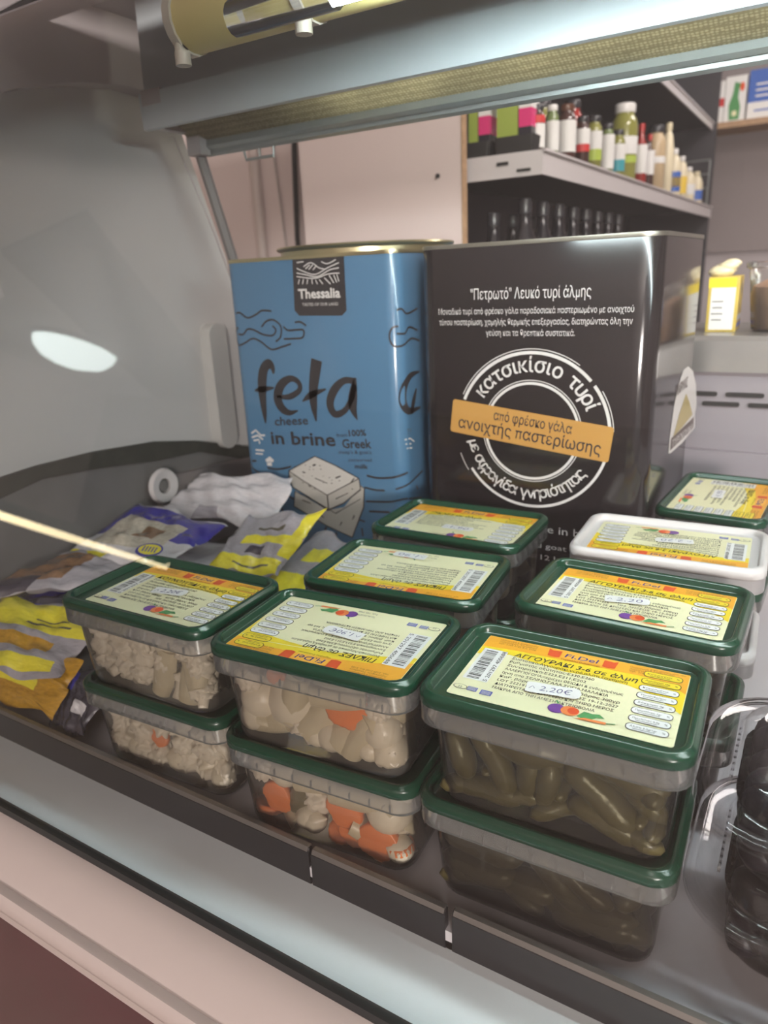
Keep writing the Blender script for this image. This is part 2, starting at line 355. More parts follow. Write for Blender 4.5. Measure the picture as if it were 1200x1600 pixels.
bm = bmesh.new(); prism_x(bm, [(.2115, -.052), (.2095, -.30), (.2095, -.84), (.26, -.84), (.26, -.052)], CX0, CX1); cpart('front_panel', bm, M_maroon, True, .4, label='glossy maroon front panel')
# curved front glass
TB = radians(14); gl = [(.260 + t_ * sin(TB), -.0195 + t_ * cos(TB)) for t_ in (0, .1, .2, .3, .4, .5, .58)]
y, z = gl[-1]; a = TB
for k in range(12):
    a += radians(6.2); y += .022 * sin(a); z += .022 * cos(a); gl.append((y, z))
GTOP = gl[-1]
bm = bmesh.new(); prism_x(bm, gl, -.797, CX1, closed=False); cpart('front_glass', bm, M_glass, True, 1.5, label='curved front glass')
# hood: roof, fascia, prismatic strip, rails, lamp
HX0 = -.72
bm = bmesh.new(); prism_x(bm, [(.52, .715), (.60, .728), (.72, .728), (.90, .70), (.90, .69), (.72, .715), (.60, .715), (.52, .703)], -.79, CX1); cpart('hood_roof', bm, M_dark, True, .6)
bm = bmesh.new(); prism_x(bm, [(.667, .5815), (.665, .6185), (.675, .6195), (.679, .716), (.684, .716), (.682, .612), (.700, .606), (.706, .592), (.672, .5805)], HX0, CX1); cpart('hood_fascia', bm, M_fascia, True, .3, label='pale enamelled lamp fascia')
bm = bmesh.new(); box(bm, (-.7, .6675, .613), (.03, .006, .016)); cpart('fascia_clip', bm, M_mauve, False)
bm = bmesh.new(); box(bm, (-.02, .69, -.0096), (1.56, .735, .0088)); cpart('deck', bm, M_deck, False, label='white deck of the display')
M_prism = mat('prismatic_strip', (.40, .36, .26), .35, noise=.35, nscale=25)
nt = M_prism.node_tree; b = nt.nodes['Principled BSDF']; tc = nt.nodes.new('ShaderNodeTexCoord'); vo = nt.nodes.new('ShaderNodeTexVoronoi')
vo.inputs['Scale'].default_value = 260; vo.inputs['Randomness'].default_value = .25; bp = nt.nodes.new('ShaderNodeBump'); bp.inputs['Strength'].default_value = 1; bp.inputs['Distance'].default_value = .003
nt.links.new(tc.outputs['Object'], vo.inputs['Vector']); nt.links.new(vo.outputs['Distance'], bp.inputs['Height']); nt.links.new(bp.outputs[0], b.inputs['Normal'])
b.inputs['Metallic'].default_value = .5
M_strip = bpy.data.materials.new('lit_prismatic_strip'); M_strip.use_nodes = True; nt = M_strip.node_tree; nt.nodes.clear(); N = nt.nodes.new
_o = N('ShaderNodeOutputMaterial'); _t = N('ShaderNodeBsdfTranslucent'); _d = N('ShaderNodeBsdfDiffuse'); _m = N('ShaderNodeMixShader'); _v = N('ShaderNodeTexVoronoi'); _n = N('ShaderNodeTexNoise'); _c = N('ShaderNodeTexCoord')
_v.inputs['Scale'].default_value = 270; _v.inputs['Randomness'].default_value = .25; _n.inputs['Scale'].default_value = 18; _n.inputs['Detail'].default_value = 5
_r = N('ShaderNodeValToRGB'); _r.color_ramp.elements[0].position = .25; _r.color_ramp.elements[0].color = (.85, .83, .68, 1); _r.color_ramp.elements[1].position = .62; _r.color_ramp.elements[1].color = (.34, .32, .25, 1)
_x = N('ShaderNodeMix'); _x.data_type = 'RGBA'; _x.blend_type = 'MULTIPLY'; _x.inputs[0].default_value = .55
_b = N('ShaderNodeBump'); _b.inputs['Strength'].default_value = .7; _b.inputs['Distance'].default_value = .002
nt.links.new(_c.outputs['Object'], _v.inputs['Vector']); nt.links.new(_c.outputs['Object'], _n.inputs['Vector']); nt.links.new(_v.outputs['Distance'], _b.inputs['Height'])
_q = N('ShaderNodeMath'); _q.operation = 'MULTIPLY'; _q.inputs[1].default_value = 1.1; nt.links.new(_v.outputs['Distance'], _q.inputs[0]); nt.links.new(_q.outputs[0], _r.inputs[0])
nt.links.new(_r.outputs[0], _x.inputs[6]); nt.links.new(_n.outputs['Fac'], _x.inputs[7]); nt.links.new(_x.outputs[2], _t.inputs[0]); nt.links.new(_b.outputs[0], _d.inputs['Normal'])
_d.inputs[0].default_value = (.55, .5, .35, 1); _m.inputs[0].default_value = .35
nt.links.new(_t.outputs[0], _m.inputs[1]); nt.links.new(_d.outputs[0], _m.inputs[2]); nt.links.new(_m.outputs[0], _o.inputs[0])
t = empty('hood_lamp', (-.50, .720, .640), label='tube lamp inside the hood behind the honeycomb strip', cat='lamp')
bm = bmesh.new(); tube(bm, [(0, 0, 0), (1.2, 0, 0)], .009, 12); obj('tube', bm, mat('hood_tube', (1, 1, 1), .5, emit=(1, .97, .80), estr=30), t)
bm = bmesh.new(); box(bm, (.60, .01, .018), (1.24, .03, .014)); obj('batten', bm, M_alu, t)
bm = bmesh.new(); prism_x(bm, [(.702, .5915), (.704, .594), (.749, .579), (.748, .5765)], HX0 + .004, CX1); cpart('prismatic_strip', bm, M_strip, False, label='yellowed honeycomb diffuser strip')
bm = bmesh.new(); prism_x(bm, [(.746, .580), (.744, .570), (.749, .5665), (.752, .567), (.752, .5625), (.757, .560), (.762, .562), (.764, .585), (.750, .586)], HX0 + .012, CX1); cpart('hood_rail', bm, M_alu, True, .3, label='grey aluminium rail under the hood')
bm = bmesh.new(); box(bm, (HX0 + .006, .722, .592), (.012, .07, .016), rot=None); box(bm, (HX0 + .012, .742, .575), (.022, .018, .03)); cpart('hood_bracket', bm, M_mauve, False)
bm = bmesh.new()
for (p, q) in (((-.715, .742, .59), (-.715, .795, .425)), ((-.715, .795, .425), (-.715, .90, .13))):
    v = Vector(q) - Vector(p); tube(bm, [p, q], .0068, 6)
cpart('strut', bm, mat('grey_strut', (.20, .19, .185), .5), True, .5, label='grey metal strut carrying the hood')
bm = bmesh.new(); tube(bm, [(-.742, .735, .585), (-.738, .785, .47), (-.73, .88, .2)], .0011, 5); cpart('stay_wire', bm, M_mauve)
bm = bmesh.new(); tube(bm, [(-.648, .757, .562), (-.645, .757, .550), (-.602, .757, .550), (-.600, .757, .562)], .0018, 6); tube(bm, [(-.623, .757, .562), (-.623, .757, .550)], .0018, 6); cpart('wire_hook', bm, M_alu)
t = empty('fluorescent_lamp', (-.487, .516, .614), label='yellowed tube lamp fitting under the hood roof', cat='lamp')
M_yel = mat('yellowed_reflector', (.66, .55, .22), .4, noise=.15, nscale=8)
bm = bmesh.new(); tube(bm, [(0, 0, 0), (1.2, 0, 0)], .024, 16); obj('reflector', bm, M_yel, t)
for x in (.0, .125):
    bm = bmesh.new(); tube(bm, [(x - .004, -.001, 0), (x + .004, -.001, 0)], .0256, 16); box(bm, (x, -.012, -.021), (.008, .012, .016), bev=.003); tube(bm, [(x, -.012, -.024), (x, -.012, -.034)], .0065, 10); obj('clip', bm, mat('clip_plastic', (.52, .48, .40), .4), t)
bm = bmesh.new(); tube(bm, [(.10, -.060, -.030), (.186, -.060, -.030)], .0115, 14); obj('socket', bm, M_pet, t)
bm = bmesh.new(); tube(bm, [(.186, -.060, -.030), (1.2, -.060, -.030)], .009, 14); obj('tube', bm, mat('lit_tube', (1, 1, 1), .5, emit=(.83, .97, 1), estr=68), t, label='lit white fluorescent tube')
# ---------------------------------------------------------------- tub meshes
H = .080; LW, LD = .165, .110
def lid_mesh():
    bm = bmesh.new(); r = .016
    loft(bm, [ring3(LW - .002, LD - .002, r, H - .0098), ring3(LW, LD, r, H - .0088), ring3(LW, LD, r, H - .0035), ring3(LW - .0016, LD - .0016, r, H - .0016), ring3(LW - .0042, LD - .0042, r - .001, H - .0012), ring3(LW - .0050, LD - .0050, r - .001, H - .0003), ring3(LW - .0070, LD - .0070, r - .002, H), ring3(LW - .0110, LD - .0110, r - .003, H), ring3(LW - .0132, LD - .0132, r - .004, H - .0009), ring3(LW - .0145, LD - .0145, r - .005, H - .0048), ring3(LW - .0165, LD - .0165, r - .005, H - .0056)], True, True)
    return mesh(bm, 'lid', True, .9)
def body_mesh():
    bm = bmesh.new(); r = .015
    loft(bm, [ring3(LW - .014, LD - .013, r, H - .010), ring3(LW - .0155, LD - .0145, r, H - .024), ring3(LW - .021, LD - .020, r + .001, .003), ring3(LW - .0235, LD - .0225, r + .001, -.003), ring3(LW - .030, LD - .029, r, -.0050)], False, True)
    return mesh(bm, 'body', True, .9)
def band_mesh():
    bm = bmesh.new(); r = .016
    loft(bm, [ring3(LW - .001, LD - .001, r, H - .0095), ring3(LW - .001, LD - .001, r, H - .0225), ring3(LW - .003, LD - .003, r, H - .0236), ring3(LW - .006, LD - .006, r, H - .0236), ring3(LW - .014, LD - .013, r - .002, H - .0105)], False, False)
    for sx in (-1, 1):
        for k in range(9):
            box(bm, (-.064 + k * .016, sx * (LD / 2 - .0014), H - .0190), (.0005, .002, .0055))
        for k in range(5): box(bm, (sx * (LW / 2 - .0014), -.032 + k * .016, H - .0190), (.002, .0005, .0055))
    return mesh(bm, 'rim_band', True, .6)
def brine_mesh(top=.056):
    bm = bmesh.new(); r = .015
    loft(bm, [ring3(LW - .018, LD - .017, r, top), ring3(LW - .0225, LD - .0215, r, .003), ring3(LW - .027, LD - .026, r, -.0025)], True, True)
    return mesh(bm, 'brine', True, .9)
ME_lid, ME_body, ME_band, ME_brine, ME_brine_low = lid_mesh(), body_mesh(), band_mesh(), brine_mesh(), brine_mesh()
# ---------------------------------------------------------------- printed labels
LM = [mat('label_cream', (.84, .81, .52), .35), mat('label_yellow', (.90, .68, .03), .35), mat('label_orange', (.90, .42, .03), .35), mat('label_white', (.82, .82, .80), .35),
      mat('label_black', (.03, .03, .025), .5), mat('label_navy', (.03, .03, .25), .5), mat('label_red', (.75, .09, .02), .4), mat('label_green', (.08, .30, .10), .4),
      mat('label_purple', (.16, .05, .30), .4), mat('label_carrot', (.85, .25, .07), .4), mat('label_blue', (.12, .15, .50), .4), mat('label_brown_ink', (.32, .13, .02), .5), mat('label_pale_orange', (.95, .48, .05), .35)]
CR, YE, OR, WH, BK, NV, RD, GN, PU, CA, BU, BI, PO = range(13)
LINES_A = ['Συστατικά:Αγγουράκι,νερό,αλάτι,ζαχαρίνη', 'Ρυθμιστής οξύτητας:Ε330,Ε260', 'Συντηρητικά:Ε223,Ε211,Ε202', 'ΑΛΛΕΡΓΙΟΓΟΝΑ:περιέχει ΘΕΙΩΔΗ & ενδεχομένως', 'ίχνη απο ΣΕΛΙΝΟ,ΓΑΛΑ,ΣΟΓΙΑ,ΜΑΛΑΚΙΑ',
           'Καθ. βάρος 600γρ     καθρ. βάρος 300γρ', 'LOT 222191225      ΗΜ. ΛΗΞΕΩΣ 19-12-2027', 'ΔΙΑΤΗΡΕΙΤΑΙ ΣΕ ΔΡΟΣΕΡΟ ΚΑΙ ΞΗΡΟ ΜΕΡΟΣ', 'ΜΑΚΡΙΑ ΑΠΟ ΤΗΝ ΑΜΕΣΗ ΑΚΤΙΝΟΒΟΛΙΑ']
LINES_B = ['Συστατικά:Λαχανικά σε μεταβολή,νερό,αλάτι', 'Ρυθμιστής οξύτητας:Ε330,Ε260', 'Συντηρητικά:Ε223,Ε211,Ε202', 'ΑΛΛΕΡΓΙΟΓΟΝΑ:περιέχει ΘΕΙΩΔΗ & ενδεχομένως', 'ίχνη απο ΣΕΛΙΝΟ,ΓΑΛΑ,ΜΑΛΑΚΙΑ,ΣΟΓΙΑ',
           'Καθ. βάρος 600 γρ   καθρ. βάρος 360 γρ', 'ΔΙΑΤΗΡΕΙΤΑΙ ΣΕ ΔΡΟΣΕΡΟ ΚΑΙ', 'ΜΑΚΡΙΑ ΑΠΟ ΤΗΝ ΑΜΕΣΗ ΑΚΤΙΝΟΒΟΛΙΑ']
def clip_rect_poly(P, W, Hh):  # keep print inside the sheet
    return [(min(max(x, -W / 2 + .0004), W / 2 - .0004), min(max(y, -Hh / 2 + .0004), Hh / 2 - .0004)) for x, y in P]
def label_sheet(W, Hh, title, lines, curved, brand='Fi.Del'):
    s = Sheet(.00009); X = lambda u: -W / 2 + u * W; Y = lambda v: -Hh / 2 + v * Hh
    s.rrect(0, 0, W, Hh, .0022, CR, 1)
    if curved:
        P = [(X(0.001), Y(.985)), (X(0.001), Y(.60))] + [(X(.02 + .96 * k / 14), Y(.60 + .12 * sin(pi * k / 14 * 1.0) + .06 * k / 14)) for k in range(15)] + [(X(.999), Y(.40)), (X(.999), Y(.985))]
        s.poly(clip_rect_poly(P, W, Hh), YE, 2)
        s.stroke([(X(.25), Y(.70)), (X(.55), Y(.775)), (X(.85), Y(.80)), (X(.99), Y(.76))], .0006, CR, 3)
        P = [(X(0), Y(1)), (X(0), Y(.68)), (X(.22), Y(.80)), (X(.5), Y(.86)), (X(.78), Y(.87)), (X(1), Y(.80)), (X(1), Y(1))]
    else:
        P = [(X(0.001), Y(.985)), (X(0.001), Y(.66))] + [(X(u), Y(v)) for u, v in ((.16, .74), (.3, .70), (.45, .66), (.6, .68), (.75, .66), (.86, .60), (.999, .42))] + [(X(.999), Y(.985))]
        s.poly(clip_rect_poly(P, W, Hh), YE, 2)
        P = [(X(0), Y(1)), (X(0), Y(.80)), (X(.2), Y(.83)), (X(.5), Y(.83)), (X(.8), Y(.84)), (X(.92), Y(.80)), (X(1), Y(.70)), (X(1), Y(1))]
    s.poly(clip_rect_poly(P, W, Hh), OR, 3)
    for u in (.12, .62, .93): s.stroke([(X(u), Y(.985)), (X(u - .08), Y(.87))], .0005, PO, 4, sub=1)
    # ribbon with the shop mark
    for sg in (-1, 1):
        s.poly([(X(.5 + sg * .105), Y(.86)), (X(.5 + sg * .105), Y(.965)), (X(.5 + sg * .15), Y(.955)), (X(.5 + sg * .172), Y(.975)), (X(.5 + sg * .165), Y(.86)), (X(.5 + sg * .13), Y(.85))], RD, 5)
        for k in range(3): s.text(('Παραγωγή & Συσκευασία', 'Λαχανικών Τουρσιών', 'τηλ. 2109 2102 θ.π. 5100')[k], X(.5 + sg * .33), Y(.945 - .032 * k - .012 * (sg > 0)), .0030, BI, 5, width=W * .20, al='C')
    s.poly([(X(.40), Y(.87)), (X(.40), Y(.955)), (X(.5), Y(.972)), (X(.60), Y(.955)), (X(.60), Y(.87)), (X(.5), Y(.855))], PO, 5)
    s.text(brand, X(.5), Y(.882), Hh * .085, NV, 6, width=W * .165, al='C', bold=.008, shear=.1)
    s.text('Vegetables Delicatessen', X(.5), Y(.835), .0026, BI, 5, width=W * .19, al='C')
    s.text(title, X(.185), Y(.725), Hh * .085, BK, 6, width=W * (.60 if not curved else .42), bold=.012, shear=.18)
    if not curved:
        s.text('Τεύχος θερμιδικής αξίας 100γρ', X(.90), Y(.955), .002, BI, 6, width=W * .16, al='C')
    y = .672; dy = .06 if not curved else .05
    for k, ln in enumerate(lines):
        wd = min(.56, .0148 * len(ln)) * (1.0 if not curved else .93)
        s.text(ln, X(.185), Y(y), Hh * .048 if not curved else Hh * .038, BK, 6, width=W * wd, bold=.006); y -= dy
    # barcode
    s.rect(X(.085), Y(.51), W * .125, Hh * .52, WH, 4); rnd = random.Random(7); p = .275
    while p < .745:
        wd = rnd.choice((.005, .008, .012)); s.rect(X(.070), Y(p), W * .062, Hh * wd, BK, 5); p += wd + rnd.choice((.007, .010, .015))
    s.text('5 201297 400688', X(.142), Y(.26), Hh * .048, BK, 6, width=Hh * .50, rot=pi / 2)
    # small marks
    s.disc(X(.045), Y(.12), .0048, .0026, BK, 4); s.disc(X(.045), Y(.12), .0043, .0022, CR, 5); s.text('22', X(.045), Y(.10), .003, BK, 6, al='C')
    s.rect(X(.105), Y(.12), .0066, .0046, BU, 4); s.rect(X(.175), Y(.11), .0076, .0052, BU, 4)
    for k in range(3): s.rect(X(.105), Y(.105 + .016 * k), .0056, .0004, CR, 5); s.rect(X(.175), Y(.09 + .016 * k), .006, .0004, CR, 5)
    # vegetables
    vx, vy = X(.56 if not curved else .60), Y(.12); q = Hh / .083
    s.disc(vx - .008, vy + .0008, .0052, .0050, PU, 5); s.disc(vx, vy + .0012, .0054, .0050, CA, 6); s.disc(vx + .002, vy + .0018, .0035, .0036, RD, 7)
    s.poly([(vx + .005, vy - .002), (vx + .008, vy + .004), (vx + .013, vy + .0035), (vx + .017, vy + .0045), (vx + .0205, vy + .0015), (vx + .016, vy + .0005), (vx + .013, vy - .003), (vx + .008, vy - .0035)], GN, 6)
    s.poly([(vx + .004, vy - .0050), (vx + .022, vy - .0042), (vx + .022, vy - .0020), (vx + .010, vy - .0022)], CA, 7)
    s.stroke([(vx + .022, vy - .003), (vx + .027, vy - .0015)], .0008, GN, 7, sub=1); s.stroke([(vx - .008, vy + .006), (vx - .010, vy + .009)], .0012, GN, 7, sub=1)
    if curved:
        s.text('Τηλ./Fax 210 5227700', X(.40), Y(.10), Hh * .035, BK, 6, width=W * .12); s.text('Τηλ. 142 7700', X(.40), Y(.045), Hh * .035, BK, 6, width=W * .12)
    # ovals with the food values
    for k in range(8):
        cy = Y(.885 - k * .108); cx = X(.885)
        s.rrect(cx, cy, W * .175, Hh * .086, Hh * .036, BK, 5 + (k % 2) * .2); s.rrect(cx, cy, W * .175 - .0009, Hh * .086 - .0009, Hh * .033, WH if k not in (0, 1) else YE, 6)
        s.text(('Ενέργεια', 'Λιπαρά 0g', 'Κορεσμένα', 'Υδατάνθρακες', 'Σάκχαρα 0g', 'Πρωτεΐνες 1gr', 'Πρωτεΐνες 0,3g', 'Αλάτι 2,2g/1gr')[k], cx - W * .015, cy - Hh * .006, Hh * .030, BK, 7, width=W * .11, al='C')
        s.text('%', cx + W * .067, cy - Hh * .012, Hh * .034, BK, 7, al='C'); s.rect(cx - W * .012, cy - Hh * .022, W * .09, .0004, BK, 7)
    return s
TITLES = {'gherkin': 'ΑΓΓΟΥΡΑΚΙ 3-6 σε άλμη', 'mix': 'ΠΙΚΛΕΣ σε άλμη', 'cauli': 'ΚΟΥΝΟΥΠΙΔΙ σε άλμη'}
def mk_sheet(kind):
    if kind == 'gherkin': s = label_sheet(.136, .0815, TITLES[kind], LINES_A, False)
    elif kind == 'mix': s = label_sheet(.141, .0915, TITLES[kind], LINES_B, True)
    else: s = label_sheet(.134, .0825, TITLES[kind], [l.replace('Αγγουράκι', 'Κουνουπίδι') for l in LINES_A], False)
    return s
SHEETS = {}
def add_label(parent, kind, dx, dy, rz, z):
    if kind not in SHEETS:
        o = mk_sheet(kind).build('label', LM, parent, smooth=False); SHEETS[kind] = o.data
    else: o = obj('label', SHEETS[kind], LM, parent)
    o.location = (dx, dy, z); o.rotation_euler = (0, 0, rz); return o
M_ink = mat('ballpoint_ink', (.05, .05, .22), .5)
def add_price(parent, text, x, y, z, rot, dot=0):
    s = Sheet(.0001); wd, hh = .0330, .0110
    P = [(-wd / 2, -hh / 2), (-wd / 2 + .004, -hh / 2 - .0008), (0, -hh / 2), (wd / 2 - .003, -hh / 2 - .0006), (wd / 2, -hh / 2 + .001), (wd / 2 + .0012, 0), (wd / 2, hh / 2 - .001), (wd / 2 - .003, hh / 2 + .0006), (0, hh / 2), (-wd / 2 + .004, hh / 2 + .0008), (-wd / 2, hh / 2)]
    s.poly(P, 0, 0); s.text(text, .002, -.0028, .0078, 1, 1, al='C', width=.020, bold=-.012, shear=.15)
    s.stroke([(-wd / 2 + .002, -.002), (-wd / 2 + .004, .001), (-wd / 2 + .0055, -.0015)], .0003, 1, 1)
    return s.build('price_sticker', [LM[WH], M_ink], parent, loc=(x, y, z), rot=(0, 0, rot), label='white handwritten price sticker')
# ---------------------------------------------------------------- tubs
TUBS = {}
def brine_mat(name, tint, body, alpha): return clear(name, tint, body, alpha, .25, 1.02)
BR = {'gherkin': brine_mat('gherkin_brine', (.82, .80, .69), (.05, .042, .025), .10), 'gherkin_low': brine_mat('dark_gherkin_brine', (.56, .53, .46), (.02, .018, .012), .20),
      'mix': brine_mat('cloudy_brine', (.93, .90, .87), (.42, .37, .32), .16), 'cauli': brine_mat('milky_brine', (.94, .92, .89), (.52, .47, .41), .20)}
def tub(x, y, z, yaw, kind, label, price=None, lrot=0, ldx=0, ldy=0, lid='green', body='clear', brine=None, group=None):
    t = empty('pickle_tub', (x, y, z), yaw, label=label, cat='tub', group=group)
    obj('body', ME_body, M_tub if body == 'clear' else M_whitetub, t)
    rb = obj('rim_band', ME_band if body == 'clear' else ME_band.copy(), M_band, t)
    if body != 'clear': rb.data.materials[0] = M_whitetub
    if brine:
        o = obj('brine', ME_brine.copy(), BR[brine], t); o.data.materials.clear(); o.data.materials.append(BR[brine])
    l = obj('lid', ME_lid if lid == 'green' else ME_lid.copy(), M_green, t)
    if lid != 'green': l.data.materials[0] = M_whitelid
    if kind:
        add_label(t, kind, ldx, ldy, lrot, H - .0054)
    if price:
        add_price(t, price[0], price[1], price[2], H - .0054 + .0012, price[3])
    return t
# ---------------------------------------------------------------- pickled pieces
def gherkin_mesh(L, R, bend, seed):
    rnd = random.Random(seed); bm = bmesh.new(); n = 14; m = 12; rings = []
    for i in range(n + 1):
        t = i / n; s = (t - .5) * L; rr_ = R * max(.05, (1 - abs(2 * t - 1) ** 3.2) ** .5) * (1 + .07 * sin(9 * t + seed))
        cx, cy = s, bend * (1 - (2 * t - 1) ** 2)
        th = -2 * bend * 2 * (2 * t - 1) / L
        rings.append([(cx - sin(th) * rr_ * cos(2 * pi * k / m) * (1 + rnd.uniform(-.05, .05)), cy + cos(th) * rr_ * cos(2 * pi * k / m), rr_ * sin(2 * pi * k / m) * (1 + rnd.uniform(-.05, .05))) for k in range(m)])
    loft(bm, rings); return mesh(bm, 'gherkin', True)
def blob(bm, c, r, sq=(1, 1, 1), seg=10, jit=.0, rnd=None):
    q = bmesh.ops.create_uvsphere(bm, u_segments=seg, v_segments=max(6, seg * 2 // 3), radius=r)
    for v in q['verts']:
        j = 1 + (rnd.uniform(-jit, jit) if rnd else 0); v.co = Vector((v.co.x * sq[0] * j + c[0], v.co.y * sq[1] * j + c[1], v.co.z * sq[2] * j + c[2]))
def floret_mesh(S, seed):
    from mathutils import noise
    bm = bmesh.new(); off = Vector((seed * 7.3, 2.1, seed))
    tube(bm, [(0, 0, -S * .55), (S * .05, 0, -S * .25), (0, 0, 0)], [S * .17, S * .21, S * .36], 10)
    q = bmesh.ops.create_uvsphere(bm, u_segments=30, v_segments=20, radius=1)
    for v in q['verts']:
        d = v.co.normalized(); c1 = noise.voronoi(d * 2.1 + off)[0][0]; c2 = noise.voronoi(d * 5.2 + off)[0][0]
        r = S * (.27 + .13 * (1 - min(1, c1 * 1.5) ** 2) + .045 * (1 - min(1, c2 * 1.6) ** 2))
        p = d * r * 1.15; v.co = Vector((p.x * 1.1, p.y * 1.1, p.z * (.85 if d.z > 0 else .45) + S * .08))
    return mesh(bm, 'floret', True)
def onion_mesh(S, seed):
    bm = bmesh.new(); lathe(bm, [(S * .03, -S * .56), (S * .12, -S * .5), (S * .32, -S * .40), (S * .46, -S * .18), (S * .5, .0), (S * .44, S * .22), (S * .28, S * .40), (S * .12, S * .50), (S * .06, S * .62), (S * .02, S * .66)], 18)
    return mesh(bm, 'onion', True)
def carrot_mesh(S, seed):
    bm = bmesh.new(); n = 36; rings = []   # crinkle-cut slice
    for z, f in ((-S * .11, .9), (-S * .09, 1), (S * .09, 1), (S * .11, .9)):
        rings.append([((S * .5 * f + .02 * S * sin(k * pi)) * cos(2 * pi * k / n) * (1 if k % 2 else .95), S * .42 * f * sin(2 * pi * k / n) * (1 if k % 2 else .95), z + S * .03 * sin(6 * cos(2 * pi * k / n))) for k in range(n)])
    loft(bm, rings); return mesh(bm, 'carrot', True)
def celery_mesh(S, seed):
    bm = bmesh.new(); rings = []
    for i in range(8):
        t = i / 7; s = (t - .5) * S; wv = S * (.22 + .06 * sin(3 * t)); arc = []
        for k in range(9): a = pi * k / 8; arc.append((wv * cos(a), s, wv * .8 * sin(a) + S * .1 * t * t))
        for k in range(9): a = pi * (8 - k) / 8; arc.append((wv * .62 * cos(a), s, wv * .42 * sin(a) + S * .1 * t * t))
        rings.append(arc)
    loft(bm, rings); return mesh(bm, 'celery', True, .8)
def olive_mesh(S, seed):
    rnd = random.Random(seed); bm = bmesh.new(); blob(bm, (0, 0, 0), S * .5, (1.25, 1, .9), 14, .035, rnd); return mesh(bm, 'olive', True)
PIECE = {}
def piece_mat(n, c, **k):
    m = mat(n, c, .33, noise=.22, nscale=45, bump=.25, bscale=160); m.node_tree.nodes['Principled BSDF'].inputs['Subsurface Weight'].default_value = 0; return m
PM = {'gherkin': piece_mat('gherkin_skin', (.115, .095, .036)), 'floret': piece_mat('cauliflower_flesh', (.76, .69, .58)), 'onion': piece_mat('onion_flesh', (.72, .65, .52)),
      'carrot': piece_mat('carrot_flesh', (.85, .22, .05)), 'celery': piece_mat('celery_flesh', (.58, .51, .36)), 'olive': piece_mat('black_olive_skin', (.006, .004, .007))}
PM['olive'].node_tree.nodes['Principled BSDF'].inputs['Roughness'].default_value = .42; PM['olive'].node_tree.nodes['Principled BSDF'].inputs['Specular IOR Level'].default_value = .3
for i, (L, R, b) in enumerate(((.056, .0085, .004), (.062, .0105, .003), (.042, .0080, .006), (.050, .0115, .002))): PIECE[('gherkin', i)] = gherkin_mesh(L, R, b, i)
for i in range(3):
    PIECE[('floret', i)] = floret_mesh(.034 - .003 * i, i); PIECE[('onion', i)] = onion_mesh(.032 - .003 * i, i); PIECE[('carrot', i)] = carrot_mesh(.034, i)
    PIECE[('celery', i)] = celery_mesh(.045, i); PIECE[('olive', i)] = olive_mesh(.021 + .001 * i, i)
CATS = {'gherkin': 'pickle', 'floret': 'cauliflower', 'onion': 'onion', 'carrot': 'carrot', 'celery': 'celery', 'olive': 'olive'}
NAMES = {'gherkin': 'gherkin', 'floret': 'cauliflower_floret', 'onion': 'pickled_onion', 'carrot': 'carrot_slice', 'celery': 'celery_piece', 'olive': 'black_olive'}
def put(t, kind, var, x, y, z, rot=(0, 0, 0), sc=1, label='', grp=''):
    """a pickled piece lying in tub t (x, y, z in the tub's own frame)"""
    me = PIECE[(kind, var)]
    if not me.materials: me.materials.append(PM[kind])
    o = bpy.data.objects.new(NAMES[kind], me); COL.objects.link(o)
    M = Matrix.Translation(t.location) @ Matrix.Rotation(t.rotation_euler.z, 4, 'Z')
    M = M @ Matrix.Translation((x, y, z)) @ Matrix.Rotation(rot[2], 4, 'Z') @ Matrix.Rotation(rot[1], 4, 'Y') @ Matrix.Rotation(rot[0], 4, 'X') @ Matrix.Diagonal((sc, sc, sc, 1))
    ti = M.translation - t.location; Rz = Matrix.Rotation(-t.rotation_euler.z, 4, 'Z'); Ml = Rz @ Matrix.Translation(-t.location) @ M
    vs = [Ml @ v.co for v in me.vertices]; sh = Vector((0, 0, 0))
    for ax, (lo, hi) in enumerate(CLAMP_):
        a_, b_ = min(v[ax] for v in vs), max(v[ax] for v in vs)
        if b_ - a_ > hi - lo: sh[ax] = (lo + hi) / 2 - (a_ + b_) / 2
        elif a_ < lo: sh[ax] = lo - a_
        elif b_ > hi: sh[ax] = hi - b_
    M = Matrix.Translation(Rz.inverted() @ sh) @ M
    o.matrix_world = M
    tag(o, label, CATS[kind], grp); return o
RND = random.Random(3)
CLAMP_ = ((-.0708, .0708), (-.0440, .0440), (-.0015, .0600))
# front right stack: gherkins
P1 = tub(-.116, .396, .080, .045, 'gherkin', 'green-lidded gherkin tub in front, upper of its stack, with 2,20 sticker', ('2,20€', -.005, -.011, .12), ldx=.002, ldy=.002, brine='gherkin')
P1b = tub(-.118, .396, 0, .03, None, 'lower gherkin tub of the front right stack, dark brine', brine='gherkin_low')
FY = -.0360
def g(t, L, lab, grp):
    for (u, z, var, ang, sc, dy) in L: put(t, 'gherkin', var, -.0705 + u, FY + dy, z, (RND.uniform(0, 6), -ang, 0), sc, lab, grp)
G1 = ('olive green gherkin in the brine of the front upper tub', 'olive green gherkins in the brine of the front upper tub')
g(P1, [(.034, .030, 0, radians(-62), 1.0, 0), (.055, .047, 3, radians(-6), 1.15, .004), (.012, .028, 3, radians(-70), .75, .002), (.056, .026, 2, radians(85), 1.05, .008), (.068, .026, 2, radians(82), .95, -.003),
       (.103, .024, 1, radians(-42), .98, .001), (.118, .033, 0, radians(-38), 1.0, .006), (.128, .047, 2, radians(-15), 1.0, .002), (.012, .045, 2, radians(10), .8, .004), (.100, .048, 3, radians(-20), .9, .008)], *G1)
